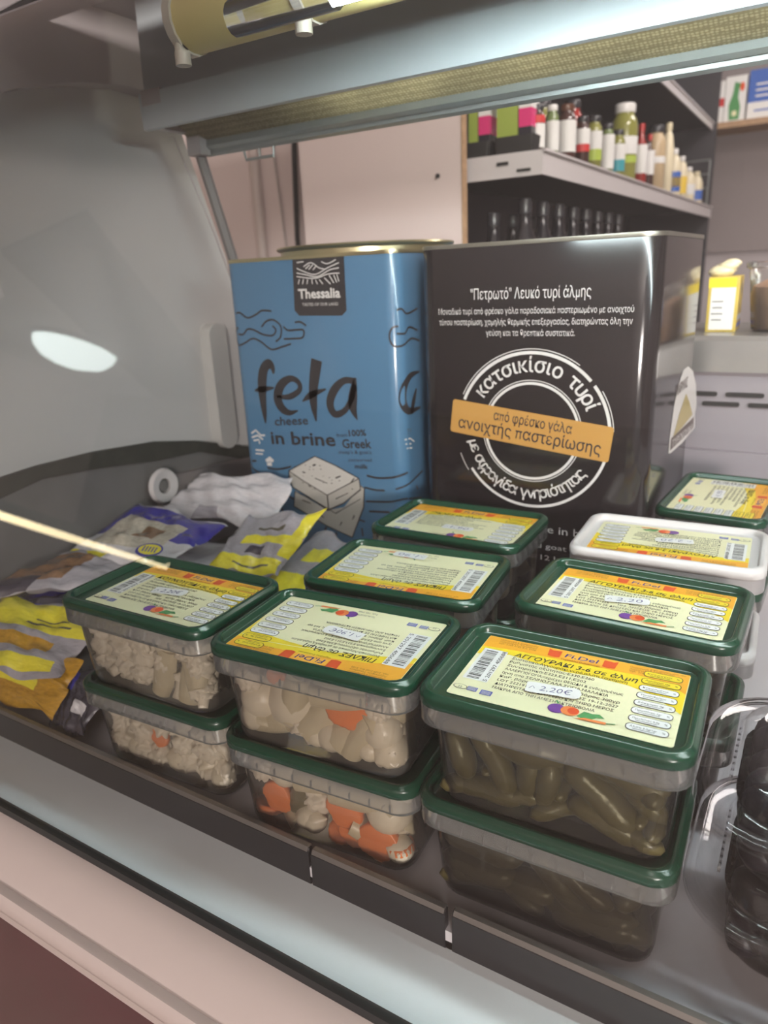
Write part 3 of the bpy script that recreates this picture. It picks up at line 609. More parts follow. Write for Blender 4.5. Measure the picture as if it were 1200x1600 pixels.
for (u, z, s, dy) in ((.084, .034, 1.0, .006), (.080, .017, .62, -.002), (.091, .013, .78, -.001), (.031, .016, .55, 0), (.128, .014, .8, 0), (.112, .012, .6, .004), (.05, .012, .7, .006)):
    put(P1, 'gherkin', 3, -.0705 + u, FY + dy + .012, z, (0, RND.uniform(-.2, .2), radians(80)), s * .8, *G1)
for k in range(4): put(P1, 'gherkin', k, .056, -.022 + .017 * k, .022 + .016 * (k % 2), (0, radians(50 * (-1) ** k), radians(82)), .85, *G1)
G2 = ('olive green gherkin in the murky brine of the front lower tub', 'olive green gherkins in the murky brine of the front lower tub')
g(P1b, [(.030, .040, 1, radians(-4), .95, 0), (.080, .035, 0, radians(-50), 1.1, 0), (.097, .038, 0, radians(-35), .9, .003), (.025, .020, 1, radians(2), .9, .002), (.060, .014, 3, radians(0), .9, .004), (.105, .016, 1, radians(5), .9, .004), (.055, .050, 2, radians(-5), .8, .004)], *G2)
# second pair on the right, and the white lidded one behind
P2 = tub(-.106, .538, .080, -.02, 'gherkin', 'green-lidded gherkin tub behind the front one, before the white lid', ('2,20', -.004, -.004, .22), ldx=.002, ldy=0, brine='gherkin')
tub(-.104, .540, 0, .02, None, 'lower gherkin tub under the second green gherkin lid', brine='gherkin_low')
G3 = ('olive green gherkin in the second gherkin tub', 'olive green gherkins in the second gherkin tub')
for k in range(5): put(P2, 'gherkin', k % 4, .054, -.028 + .015 * k, .024 + .016 * (k % 2), (0, radians(55 * (-1) ** k), radians(85)), .85, *G3)
W1 = tub(-.103, .668, .083, .045, 'gherkin', 'white-lidded tub standing before the black tin', ('2,20', .004, .006, 3.3), lrot=pi, lid='white', body='white')
tub(-.103, .668, 0.0025, .045, None, 'lower white tub under the white-lidded one', lid='white', body='white')
GR = tub(-.078, .842, .080, pi / 2 - .06, 'mix', 'green-lidded mixed pickle tub at the right side of the black tin', ('1,90', .01, .006, .05), lrot=pi, brine='mix')
tub(-.076, .842, 0, pi / 2 - .04, None, 'lower tub beside the black tin under a green lid', brine='mix')
# middle stacks: mixed pickles
M1 = tub(-.286, .386, .080, .079, 'mix', 'green-lidded mixed pickle tub in the middle, upper of its stack, 1,90 sticker', ('1,90€', .004, .0035, pi - .1), lrot=pi, brine='mix')
M1b = tub(-.284, .387, 0, .07, None, 'lower mixed pickle tub of the middle stack with carrot slices', lrot=0, brine='mix')
A1 = ('in the cloudy brine of the middle upper tub', 'mixed pickles in the middle upper tub'); A2 = ('in the middle lower tub', 'mixed pickles in the middle lower tub')
def mixrow(t, L, A):
    for (k, var, u, z, rx, ry, sc, dy) in L:
        nm = {'onion': 'cream onion', 'floret': 'cauliflower floret', 'carrot': 'orange carrot slice', 'celery': 'pale celery piece', 'gherkin': 'grey green gherkin'}[k]
        put(t, k, var, -.0705 + u, FY + dy, z, (rx, ry, 0), sc, nm + ' ' + A[0], nm + 's ' + A[0])
mixrow(M1, [('floret', 0, .012, .046, 1.3, 0, .75, .002), ('onion', 0, .018, .026, 0, .4, 1.15, .002), ('onion', 0, .046, .028, .3, -.3, 1.5, .006), ('celery', 0, .052, .045, 1.4, .3, .9, .003), ('celery', 1, .075, .026, 1.2, .8, 1.0, .001),
             ('carrot', 0, .098, .040, 1.45, -.1, 1.05, .001), ('celery', 2, .090, .048, 1.35, 1.5, .95, -.001), ('celery', 0, .104, .024, 1.2, .9, 1.15, -.004), ('onion', 1, .122, .026, .4, 0, 1.0, .004), ('floret', 2, .122, .046, 1.2, 0, .75, .002), ('onion', 2, .070, .010, 0, 1.3, .7, .002), ('carrot', 2, .036, .050, 1.5, 0, .5, .004), ('celery', 0, .030, .010, 1.5, 1.3, .7, .003), ('onion', 2, .113, .010, 0, 1.2, .7, .002)], A1)
mixrow(M1b, [('floret', 0, .012, .046, 1.2, 0, .8, .002), ('onion', 0, .033, .047, .3, 1.2, .9, 0), ('carrot', 0, .026, .022, 1.5, .9, .85, 0), ('gherkin', 3, .045, .026, 0, -1.1, .8, .004), ('floret', 1, .061, .030, 1.9, .3, .9, -.001), ('celery', 1, .064, .048, 1.3, 1.4, .9, .002),
              ('carrot', 1, .087, .030, 1.5, .8, .95, 0), ('onion', 0, .120, .035, .2, .2, 1.15, -.001), ('carrot', 2, .115, .012, 1.4, .1, 1.0, -.002), ('celery', 0, .100, .050, 1.4, 1.5, 1.1, .002), ('onion', 1, .052, .010, 0, 1, .8, .003), ('carrot', 0, .094, .012, 1.3, .4, .8, .001)], A2)
for t, A in ((M1, A1), (M1b, A2)):

    for k in range(4):
        kk = ('onion', 'celery', 'floret', 'onion')[k]; nm = {'onion': 'cream onion', 'floret': 'cauliflower floret', 'celery': 'pale celery piece'}[kk]
        put(t, kk, k % 3, .052, -.020 + .018 * k, .022 + .014 * (k % 2), (1, .4 * k, 1), .85, nm + ' ' + A[0], nm + 's ' + A[0])
M2 = tub(-.296, .513, .080, .10, 'mix', 'green-lidded mixed pickle tub second in the middle row', ('1,90', -.012, .034, pi - .05), lrot=pi, brine='mix')
tub(-.296, .513, 0, .10, None, 'lower tub under the second middle green lid', brine='mix')
M3 = tub(-.308, .647, .080, .01, 'mix', 'green-lidded mixed pickle tub third in the middle row, touching the tins', ('1,90', .004, -.014, .0), brine='mix', ldx=0)
tub(-.308, .647, 0, .02, None, 'lower tub under the third middle green lid', brine='mix')
for t, nm in ((M2, 'second'), (M3, 'third'), (GR, 'far right')):
    for k in range(5):
        put(t, ('onion', 'celery')[k % 2], k % 3, .055, -.030 + .015 * k, .024 + .015 * (k % 2), (1, .4 * k, 1), .75, ('cream onion', 'pale celery piece')[k % 2] + f' inside the {nm} mixed pickle tub', ('onions', 'celery pieces')[k % 2] + f' in the {nm} mixed tub')
# left stack: cauliflower
K1 = tub(-.460, .386, .080, .028, 'cauli', 'green-lidded cauliflower tub at the left, upper of its stack, 2,20 sticker', ('2,20€', -.002, .000, .18), ldx=.006, brine='cauli')
K1b = tub(-.455, .387, 0, .05, None, 'lower cauliflower tub of the left stack', brine='cauli')
for t, A in ((K1, 'in the left upper tub'), (K1b, 'in the left lower tub')):
    for k in range(15):
        u = .010 + .0255 * (k % 5) + RND.uniform(-.003, .003); z = .014 + .017 * (k // 5)
        kk = 'celery' if k in (4, 9, 3) and t is K1 else ('onion' if (k in (4, 13) ) else ('carrot' if (t is K1b and k in (7,)) else 'floret'))
        nm = {'onion': 'cream onion', 'floret': 'cauliflower floret', 'carrot': 'small carrot slice', 'celery': 'cauliflower stalk piece'}[kk]
        put(t, kk, k % 3, -.0705 + u + .004, FY + RND.uniform(-.002, .003), z, (RND.uniform(.8, 2), RND.uniform(-1, 1), RND.uniform(-.4, .4)), .95 if kk != 'carrot' else .6, nm + ' ' + A, nm + 's ' + A)
    for k in range(4): put(t, 'floret', k % 3, .052, -.02 + .018 * k, .022 + .016 * (k % 2), (1, k, 1), .85, 'cauliflower floret ' + A, 'cauliflower florets ' + A)
# settle everything a little lower and pack the foot and the right side of the tubs in view
def pack(t, kinds, lab, grp, sc=.9):
    nm = {'onion': 'cream onion', 'floret': 'cauliflower floret', 'carrot': 'orange carrot slice', 'celery': 'pale celery piece', 'gherkin': 'olive green gherkin'}
    spots = [(-.062 + .0245 * k, -.036, .006) for k in range(6)] + [(.061, -.034 + .0225 * k, .008) for k in range(4)] + [(.056, -.030 + .0225 * k, .034) for k in range(4)] + [(.058, -.020 + .02 * k, .052) for k in range(3)]
    for k, (x, y, z) in enumerate(spots):
        kk = kinds[k % len(kinds)]; rot = (RND.uniform(0, 3), RND.uniform(-.3, .3), (0 if k < 6 else 1.5) + RND.uniform(-.4, .4)) if kk == 'gherkin' else (RND.uniform(-.5, 2), RND.uniform(-.8, .8), RND.uniform(0, 3))
        put(t, kk, k % 3, x, y, z, rot, sc, f'{nm[kk]} {grp}', f'{nm[kk]}s {grp}')
pack(P1, ['gherkin'], '', 'in the brine of the front upper tub', .8); pack(P1b, ['gherkin'], '', 'in the murky brine of the front lower tub', .9)
pack(M1, ['onion', 'celery', 'floret'], '', 'in the cloudy brine of the middle upper tub', .85); pack(M1b, ['carrot', 'celery', 'onion'], '', 'in the middle lower tub', .8)
pack(K1, ['floret'], '', 'in the left upper tub', .85); pack(K1b, ['floret', 'onion'], '', 'in the left lower tub', .85); pack(P2, ['gherkin'], '', 'in the second gherkin tub', .8)
# ---------------------------------------------------------------- clear clamshells with black olives, right edge
def clamshell(x, y, z, label):
    t = empty('clear_clamshell', (x, y, z), 0, label=label, cat='container'); Wd, D = .165, .155; n = 7
    bm = bmesh.new(); R3 = lambda w_, r_, z_: ring3(Wd - w_, D - w_, r_, z_, n)
    loft(bm, [R3(.066, .022, .001), R3(.061, .024, .0005), R3(.056, .026, .004), R3(.053, .027, .012), R3(.0545, .027, .014), R3(.049, .028, .036), R3(.0505, .028, .038), R3(.046, .030, .048)], True, False)
    obj('base_shell', bm, M_pet, t, ang=1.0)
    bm = bmesh.new(); loft(bm, [R3(.046, .030, .048), R3(.038, .033, .0515), R3(.026, .037, .0485), R3(.010, .041, .0510), R3(.004, .043, .0505), R3(.000, .045, .047), R3(.0015, .045, .0445)], False, False)
    obj('base_rim', bm, M_pet, t, ang=1.5)
    bm = bmesh.new(); loft(bm, [R3(.0015, .045, .0485), R3(.0, .045, .0515), R3(.005, .043, .0545), R3(.013, .041, .0545), R3(.024, .037, .0505), R3(.036, .033, .0530), R3(.044, .031, .063), R3(.050, .029, .0660), R3(.062, .024, .0670), R3(.068, .022, .0650)], False, True)
    for k in range(10): box(bm, (-(Wd - .040) / 2, -.035 + .0065 * k, .0585), (.0016, .0022, .005))
    obj('lid_shell', bm, M_pet, t, ang=1.5)
    return t
C0 = clamshell(.0460, .432, -.0052, 'lower clear clamshell of dark olives at the right edge')
C1 = clamshell(.0460, .432, .0603, 'upper clear clamshell of dark olives at the right edge')
CLAMP_ = ((-.0555, .0555), (-.0505, .0505), (.003, .062))
for t, nm in ((C0, 'lower'), (C1, 'upper')):
    for lay in range(3):
        for i in range(5):
            for j in range(5):
                if lay < 2 and 0 < i and 0 < j < 4: continue      # out of sight in the middle of the box
                if i == 4: continue
                put(t, 'olive', (i + j) % 3, -.046 + .0235 * i + RND.uniform(-.002, .002), -.041 + .0205 * j + RND.uniform(-.002, .002), .014 + .0185 * lay, (RND.uniform(0, 3), RND.uniform(-.5, .5), RND.uniform(0, 3)), 1.22,
                    f'black olive packed inside the {nm} clear clamshell', f'olives in the {nm} clamshell')
# ---------------------------------------------------------------- tins
def tin(x, y, W_, Z, r, name, label, mtl, rimm):
    t = empty(name, (x, y, 0), 0, label=label, cat='tin')
    bm = bmesh.new()
    def rg(o_, z_): return [(a + W_ / 2, b + W_ / 2, z_) for a, b in rr(W_ - o_, W_ - o_, r - min(o_ / 2, r * .4), 8)]
    loft(bm, [rg(.004, -.0050), rg(0, -.002), rg(0, Z - .004), rg(.001, Z - .003)], True, True); obj('body', bm, mtl, t, ang=.8)
    bm = bmesh.new(); loft(bm, [rg(-.0012, Z - .0042), rg(-.0016, Z - .002), rg(-.0008, Z), rg(.004, Z), rg(.005, Z - .004), rg(.012, Z - .0045)], False, True); obj('rim', bm, rimm, t, ang=.7)
    return t
def wrap(W_, r):
    def fn(u, v, w_):
        o = w_ + .00025
        A = r - (1 - pi / 4) * 0
        if u < r:       # front-left corner
            th = min((r - u) / r, 1); return (r - (r + o) * sin(th * .9), r - (r + o) * cos(th * .9), v)
        if u <= W_ - r: return (u, -o, v)
        if u <= W_ + r:
            a = (u - (W_ - r)) / (2 * r) * pi / 2; return (W_ - r + (r + o) * sin(a), r - (r + o) * cos(a), v)
        return (W_ + o, u - W_, v)
    return fn
def glossy(name, col, rough=.18):
    return mat(name, col, rough, coat=.18, noise=.05, nscale=4)
M_gold = mat('gold_lacquer', (.56, .50, .30), .28, metal=.9); M_dkrim = mat('dull_tin_rim', (.34, .32, .27), .35, metal=.8)
BL = tin(-.6772, .73, .256, .434, .017, 'cheese_tin', 'tall blue cheese tin with feta lettering at the left', glossy('blue_tin_paint', (.085, .195, .325), .22), M_gold)
bm = bmesh.new(); lathe(bm, [(.112, -.001), (.112, .006), (.116, .0075), (.1175, .0095), (.1165, .0115), (.113, .012), (.109, .009), (.02, .0085)], 48, True, True, c=(.136, .128, .434)); obj('round_lid', bm, M_gold, BL, label='round gold press-in lid')
ink = mat('tin_black_ink', (.035, .032, .035), .3); ART = {'feta': [[(0.0662, 0.2917, 0.00239), (0.0657, 0.2991, 0.00777), (0.0602, 0.3049, 0.01196), (0.0513, 0.298, 0.01375), (0.0464, 0.2843, 0.01495), (0.0444, 0.2692, 0.01375), (0.0441, 0.2526, 0.01076), (0.0446, 0.2372, 0.00718), (0.0449, 0.2251, 0.00179)], [(0.0314, 0.2687, 0.00179), (0.0443, 0.2708, 0.00837), (0.0647, 0.2738, 0.00239)], [(0.068, 0.2628, 0.00299), (0.0887, 0.2629, 0.00777), (0.1065, 0.2722, 0.00718), (0.1059, 0.2823, 0.00718), (0.0936, 0.2866, 0.00837), (0.0777, 0.2781, 0.01256), (0.0696, 0.262, 0.01375), (0.0743, 0.2486, 0.01256), (0.0864, 0.2421, 0.00777), (0.1014, 0.2457, 0.00179)], [(0.1374, 0.3111, 0.01674), (0.1323, 0.291, 0.01555), (0.128, 0.2699, 0.01316), (0.1276, 0.2514, 0.01017), (0.1295, 0.2332, 0.00179)], [(0.11, 0.258, 0.00179), (0.1241, 0.2666, 0.00837), (0.1482, 0.2754, 0.00239)], [(0.1918, 0.2865, 0.00777), (0.1766, 0.2867, 0.00837), (0.1614, 0.2752, 0.01136), (0.153, 0.2579, 0.01136), (0.1592, 0.2446, 0.00957), (0.1738, 0.2491, 0.00777), (0.1857, 0.2647, 0.00718), (0.1916, 0.2827, 0.00718)], [(0.1933, 0.2908, 0.00299), (0.189, 0.2725, 0.01196), (0.1871, 0.2545, 0.01196), (0.1928, 0.2388, 0.0012)], [(0.3022, 0.2938, 0.00179), (0.2786, 0.2915, 0.00777), (0.264, 0.2789, 0.01196), (0.2612, 0.2621, 0.01316), (0.2731, 0.2505, 0.00897), (0.3016, 0.25, 0.00299)], [(0.293, 0.2745, 0.00299), (0.284, 0.2582, 0.00897), (0.2789, 0.2452, 0.00179)]], 'swirl': [[(0.0122, 0.3681, 0.00239), (0.0202, 0.369, 0.00239), (0.0317, 0.3626, 0.00239), (0.0462, 0.3663, 0.00239), (0.0572, 0.3713, 0.00239), (0.0724, 0.3703, 0.00239)], [(0.0139, 0.3501, 0.00239), (0.0054, 0.347, 0.00239), (0.0031, 0.3363, 0.00239), (0.0106, 0.3277, 0.00239), (0.0237, 0.331, 0.00239), (0.0369, 0.3364, 0.00239), (0.0505, 0.3325, 0.00239), (0.0666, 0.3229, 0.00239), (0.084, 0.3263, 0.00239), (0.0994, 0.3303, 0.00239)], [(0.012, 0.3422, 0.00239), (0.0217, 0.3417, 0.00239), (0.0297, 0.3482, 0.00239), (0.0402, 0.3474, 0.00239), (0.0551, 0.3417, 0.00239), (0.0704, 0.3404, 0.00239), (0.0769, 0.3468, 0.00239), (0.0719, 0.3525, 0.00239)], [(0.0539, 0.3508, 0.00239), (0.0623, 0.3579, 0.00239), (0.0744, 0.3596, 0.00239), (0.0852, 0.3519, 0.00239), (0.0838, 0.3392, 0.00239), (0.0752, 0.3327, 0.00239)], [(0.0895, 0.3514, 0.00239), (0.0963, 0.3468, 0.00239), (0.1094, 0.3473, 0.00239), (0.1207, 0.3468, 0.00239), (0.1182, 0.338, 0.00239), (0.105, 0.3367, 0.00239), (0.0884, 0.3361, 0.00239)], [(0.1081, 0.3563, 0.00239), (0.1169, 0.3568, 0.00239), (0.1254, 0.3522, 0.00239)], [(0.2563, 0.3683, 0.00239), (0.2645, 0.3694, 0.00239), (0.2762, 0.3635, 0.00239), (0.3018, 0.3678, 0.00239)], [(0.2582, 0.3505, 0.00239), (0.2489, 0.3489, 0.00239), (0.2443, 0.3396, 0.00239), (0.2494, 0.329, 0.00239), (0.2637, 0.3283, 0.00239), (0.2841, 0.3346, 0.00239), (0.3046, 0.3302, 0.00239)], [(0.2552, 0.3424, 0.00239), (0.2697, 0.3418, 0.00239), (0.2801, 0.348, 0.00239), (0.3001, 0.3427, 0.00239)]], 'waves': [[(0.0052, 0.1631, 0.00239), (0.0237, 0.1544, 0.00239), (0.0477, 0.139, 0.00239), (0.0632, 0.1303, 0.00239), (0.0821, 0.123, 0.00239)], [(0.0061, 0.1365, 0.00239), (0.0251, 0.1365, 0.00239), (0.0391, 0.135, 0.00239)], [(0.0126, 0.1703, 0.00299), (0.0214, 0.1711, 0.00299)], [(0.0397, 0.1634, 0.00269), (0.0579, 0.1628, 0.00269), (0.0781, 0.1677, 0.00269), (0.0819, 0.1698, 0.00179)], [(0.0453, 0.1185, 0.00239), (0.0655, 0.1186, 0.00239)], [(0.0051, 0.1149, 0.00209), (0.0128, 0.1152, 0.00209)], [(0.0191, 0.1052, 0.00239), (0.0212, 0.0915, 0.00239)], [(0.032, 0.1016, 0.00239), (0.0383, 0.0922, 0.00239)], [(0.0569, 0.1078, 0.00239), (0.0688, 0.0933, 0.00239)], [(0.0733, 0.0909, 0.00239), (0.0836, 0.0862, 0.00239)], [(0.0572, 0.0778, 0.00239), (0.0627, 0.0718, 0.00239)], [(0.0618, 0.0636, 0.00239), (0.0816, 0.0666, 0.00239)], [(0.1147, 0.0966, 0.00269), (0.103, 0.0845, 0.00269), (0.0912, 0.073, 0.00269)], [(0.1331, 0.0903, 0.00269), (0.1229, 0.073, 0.00269)], [(0.1486, 0.0852, 0.00239), (0.1476, 0.0732, 0.00239)], [(0.1113, 0.0609, 0.00269), (0.1258, 0.0668, 0.00269), (0.1464, 0.0664, 0.00269)], [(0.2017, 0.1689, 0.00269), (0.2176, 0.1673, 0.00269), (0.2388, 0.17, 0.00269), (0.2651, 0.1755, 0.00269)], [(0.1976, 0.1528, 0.00239), (0.2136, 0.1511, 0.00239), (0.2274, 0.1521, 0.00239)], [(0.1986, 0.1344, 0.00239), (0.2312, 0.1376, 0.00239), (0.26, 0.1422, 0.00239), (0.2977, 0.1339, 0.00239)], [(0.2025, 0.1215, 0.00269), (0.2335, 0.1242, 0.00269)], [(0.2441, 0.1554, 0.00239), (0.2612, 0.1593, 0.00239), (0.2885, 0.1654, 0.00239), (0.3026, 0.1686, 0.00239)], [(0.285, 0.1541, 0.00239), (0.289, 0.1475, 0.00239)], [(0.1899, 0.097, 0.00239), (0.1907, 0.0856, 0.00239)], [(0.0681, 0.1421, 0.00239), (0.0816, 0.1448, 0.00239)], [(0.1858, 0.1079, 0.00209), (0.1953, 0.1064, 0.00209)]], 'cheese_low': [(0.0853, 0.1358), (0.1368, 0.1143), (0.1641, 0.1222), (0.1927, 0.155), (0.1975, 0.1514), (0.1949, 0.1261), (0.1742, 0.0817), (0.1349, 0.092), (0.0811, 0.113)], 'cheese_top': [(0.0776, 0.1627), (0.1232, 0.1869), (0.1554, 0.1774), (0.1902, 0.1638), (0.1387, 0.1356), (0.0993, 0.1519)], 'cheese_side': [(0.0776, 0.1627), (0.0993, 0.1519), (0.1387, 0.1356), (0.1902, 0.1638), (0.1917, 0.1494), (0.1645, 0.1279), (0.1375, 0.1144), (0.1074, 0.1296), (0.0822, 0.1399), (0.0779, 0.1497)], 'cheese_lines': [[(0.0776, 0.1627, 0.00149), (0.1232, 0.1869, 0.00149), (0.1554, 0.1774, 0.00149), (0.1902, 0.1638, 0.00149), (0.1917, 0.1494, 0.00179), (0.1645, 0.1279, 0.00179), (0.1375, 0.1144, 0.00209), (0.1074, 0.1296, 0.00149), (0.0822, 0.1399, 0.00149), (0.0772, 0.1496, 0.00149), (0.0776, 0.1627, 0.00149)], [(0.0776, 0.1627, 0.0012), (0.0993, 0.1519, 0.0012), (0.1387, 0.1356, 0.0012), (0.1902, 0.1638, 0.0012)], [(0.1387, 0.1356, 0.00179), (0.139, 0.116, 0.00179)], [(0.0853, 0.1358, 0.00149), (0.0811, 0.113, 0.00149), (0.1349, 0.092, 0.00149), (0.1742, 0.0817, 0.00179), (0.1949, 0.1261, 0.00179), (0.1975, 0.1514, 0.00179), (0.1905, 0.1548, 0.00149)], [(0.0851, 0.1343, 0.0012), (0.1174, 0.125, 0.00149), (0.15, 0.1117, 0.0012), (0.1909, 0.1368, 0.0009)], [(0.1186, 0.1739, 0.00269), (0.1238, 0.1758, 0.00149)], [(0.1004, 0.1636, 0.00209), (0.1055, 0.1627, 0.0012)], [(0.154, 0.1606, 0.00209), (0.1624, 0.1642, 0.0012)], [(0.1259, 0.1055, 0.00179), (0.1308, 0.1033, 0.0009)], [(0.1592, 0.1013, 0.00179), (0.1554, 0.095, 0.0009)], [(0.109, 0.1458, 0.00209), (0.1129, 0.1433, 0.0009)], [(0.1832, 0.1636, 0.00179), (0.1763, 0.156, 0.0009)], [(0.1797, 0.1128, 0.00209), (0.176, 0.1066, 0.0009)], [(0.1204, 0.157, 0.0012), (0.1401, 0.152, 0.0009)], [(0.0964, 0.1239, 0.0012), (0.11, 0.1205, 0.0009)], [(0.1517, 0.132, 0.0012), (0.1721, 0.1424, 0.0009)]], 'heart': [[(0.018, 0.2098, 0.00239), (0.0261, 0.2147, 0.00239), (0.0344, 0.2081, 0.00239), (0.0417, 0.2087, 0.00239)], [(0.0179, 0.204, 0.00239), (0.0288, 0.2077, 0.00239), (0.0373, 0.2026, 0.00239)], [(0.0204, 0.1999, 0.00239), (0.0299, 0.202, 0.00239), (0.031, 0.1963, 0.00239)], [(0.0223, 0.1869, 0.00239), (0.0372, 0.1872, 0.00239)], [(0.0217, 0.1818, 0.00209), (0.0347, 0.182, 0.00209)], [(0.2613, 0.2168, 0.00179), (0.2733, 0.2168, 0.00179), (0.2834, 0.2107, 0.00179)], [(0.2625, 0.2114, 0.00179), (0.2754, 0.2098, 0.00179)], [(0.2646, 0.2057, 0.00179), (0.2776, 0.2041, 0.00179)], [(0.039, 0.1728, 0.00419), (0.0468, 0.1764, 0.00718), (0.0519, 0.1734, 0.00419)], [(0.0403, 0.1679, 0.00359), (0.0485, 0.1695, 0.00598)]], 'seal': [(0.0306, 0.1143)], 'logo': [(0.1123, 0.4338), (0.1872, 0.4334), (0.1865, 0.3694), (0.1795, 0.3635), (0.1161, 0.3642), (0.1093, 0.3705)], 'logo_lines': [[(0.1184, 0.4259, 0.0012), (0.1288, 0.4266, 0.0012)], [(0.1282, 0.4208, 0.0012), (0.1394, 0.425, 0.0012), (0.151, 0.4186, 0.0012), (0.1584, 0.4171, 0.0012)], [(0.131, 0.4183, 0.0012), (0.1377, 0.4227, 0.0012)], [(0.1356, 0.4174, 0.0012), (0.1422, 0.4225, 0.0012)], [(0.1417, 0.4167, 0.0012), (0.1467, 0.4207, 0.0012)], [(0.1177, 0.4196, 0.0012), (0.1262, 0.4161, 0.0012), (0.1443, 0.4114, 0.0012), (0.163, 0.4181, 0.0012), (0.1797, 0.4231, 0.0012)], [(0.1171, 0.4141, 0.0012), (0.1289, 0.412, 0.0012), (0.1471, 0.4089, 0.0012), (0.1658, 0.4157, 0.0012), (0.1793, 0.4174, 0.0012)], [(0.1167, 0.41, 0.0012), (0.1439, 0.4071, 0.0012), (0.1624, 0.4111, 0.0012), (0.1797, 0.4116, 0.0012)], [(0.1205, 0.4068, 0.0012), (0.1183, 0.4013, 0.0012)], [(0.1267, 0.4066, 0.0012), (0.1246, 0.4011, 0.0012)], [(0.133, 0.4064, 0.0012), (0.1315, 0.4009, 0.0012)], [(0.1391, 0.4061, 0.0012), (0.1395, 0.4007, 0.0012)], [(0.1446, 0.4052, 0.0012), (0.1469, 0.4004, 0.0012)], [(0.1499, 0.4057, 0.0012), (0.1548, 0.4002, 0.0012)], [(0.1576, 0.4071, 0.0012), (0.166, 0.3998, 0.0012)], [(0.1647, 0.4099, 0.0012), (0.1706, 0.401, 0.0012)], [(0.1713, 0.4096, 0.0012), (0.175, 0.4014, 0.0012)], [(0.1757, 0.4102, 0.0012), (0.1781, 0.4024, 0.0012)], [(0.1547, 0.4254, 0.0012), (0.1634, 0.4227, 0.0012), (0.1756, 0.4267, 0.0012)]], 'arch': [(0.3707, 0.1994), (0.371, 0.217), (0.3821, 0.2515), (0.4016, 0.2738), (0.4263, 0.2868), (0.4589, 0.2867), (0.4999, 0.2751), (0.5339, 0.2541), (0.5552, 0.2254), (0.5514, 0.2089), (0.5609, 0.1917), (0.4613, 0.1915), (0.3863, 0.1963)], 'mount': [(0.3934, 0.2141), (0.4239, 0.2365), (0.4589, 0.2537), (0.4894, 0.2387), (0.5259, 0.2158), (0.4506, 0.2139)], 'archband': [(0.3795, 0.2011), (0.3804, 0.215), (0.5419, 0.2096), (0.5439, 0.1941)]}
m_pale = mat('tin_pale_print', (.55, .53, .49), .35); m_cheese2 = mat('tin_cheese_shade', (.42, .40, .36), .35); m_white = mat('tin_white_print', (.66, .64, .62), .35)
s = Sheet(.00010)
for P in ART['feta']: s.stroke(P, .004, 0, 2, sub=6)
for P in ART['swirl']: s.stroke(P, .003, 0, 2)
for P in ART['waves']: s.stroke(P, .003, 0, 1)
s.poly(ART['cheese_low'], 2, 3); s.poly(ART['cheese_side'], 2, 4); s.poly(ART['cheese_top'], 1, 5)
for P in ART['cheese_lines']: s.stroke(P, .001, 0, 6, sub=1)
rn = random.Random(5)
for k in range(60):
    a, b = rn.random(), rn.random(); x = .085 + .10 * a; y = .090 + .085 * b
    if abs((y - .085) - .55 * (.19 - x)) < .06 and y > .14 - .0 * x and x < .185: s.disc(x, y, .0006 + .0008 * rn.random(), .0006, 0, 7, 6)
for P in ART['heart']: s.stroke(P, .002, 3, 3, sub=1)
cx, cy = ART['seal'][0]; s.disc(cx, cy, .0125, .0155, 4, 3); s.disc(cx, cy, .0098, .0122, 5, 4); s.disc(cx, cy, .0060, .0075, 4, 5); s.disc(cx, cy, .0048, .006, 5, 6)
s.poly(ART['logo'], 0, 2)
for P in ART['logo_lines']: s.stroke(P, .0012, 3, 3)
s.text('Thessalia', .148, .3845, .0155, 3, 3, al='C', width=.062, bold=.03); s.text('TASTES OF OUR LAND', .1485, .3755, .0050, 3, 3, al='C', width=.053)
s.text('cheese', .061, .2235, .0165, 0, 3, width=.056, bold=.015, shear=.1, rot=.09); s.text('in brine', .052, .198, .0245, 0, 3, width=.106, bold=.02, rot=.05)
s.text('from', .160, .215, .007, 0, 3, width=.016, rot=.1); s.text('100%', .179, .2175, .0115, 0, 3, width=.026, bold=.02, rot=.1); s.text('Greek', .168, .2015, .0165, 0, 3, width=.044, bold=.02, rot=.08)
s.text("sheep's & goat's", .161, .1935, .0066, 0, 3, width=.050, rot=.08); s.text('pasteurised', .176, .1850, .0058, 0, 3, width=.035, rot=.08); s.text('milk', .185, .1765, .0085, 0, 3, width=.020, rot=.05, bold=.02)
s.text('ΤΥ', .266, .222, .010, 0, 3, width=.012)
s.build('print', [ink, m_pale, m_cheese2, m_white, mat('seal_yellow', (.85, .50, .12), .4), mat('seal_red', (.65, .11, .04), .4)], BL, fn=wrap(.256, .017), smooth=False)
BK_ = tin(-.3955, .73, .256, .4345, .022, 'cheese_tin', 'tall black cheese tin with round white stamp and gold band', glossy('black_tin_paint', (.017, .014, .015), .15), M_dkrim)
s = Sheet(.00010); C = (.134, .2398)
s.text('"Πετρωτό" Λευκό τυρί άλμης', .1285, .3780, .0155, 0, 1, al='C', width=.128)
for k, (ln, wd) in enumerate((('Μοναδικό τυρί από φρέσκο γάλα παραδοσιακά παστεριωμένο με ανοιχτού', .208), ('τύπου παστερίωση, χαμηλής θερμικής επεξεργασίας, διατηρώντας όλη την', .207), ('γεύση και τα θρεπτικά συστατικά.', .096))):
    s.text(ln, .130, .3630 - .0112 * k, .0088, 0, 1, al='C', width=wd)
R_ = .0857
s.arc(*C, R_ - .0018, radians(42), radians(158), .0034, 0, 1); s.arc(*C, R_ - .0018, radians(3), radians(38), .0034, 0, 1); s.arc(*C, R_ - .0018, radians(214), radians(346), .0030, 0, 1)
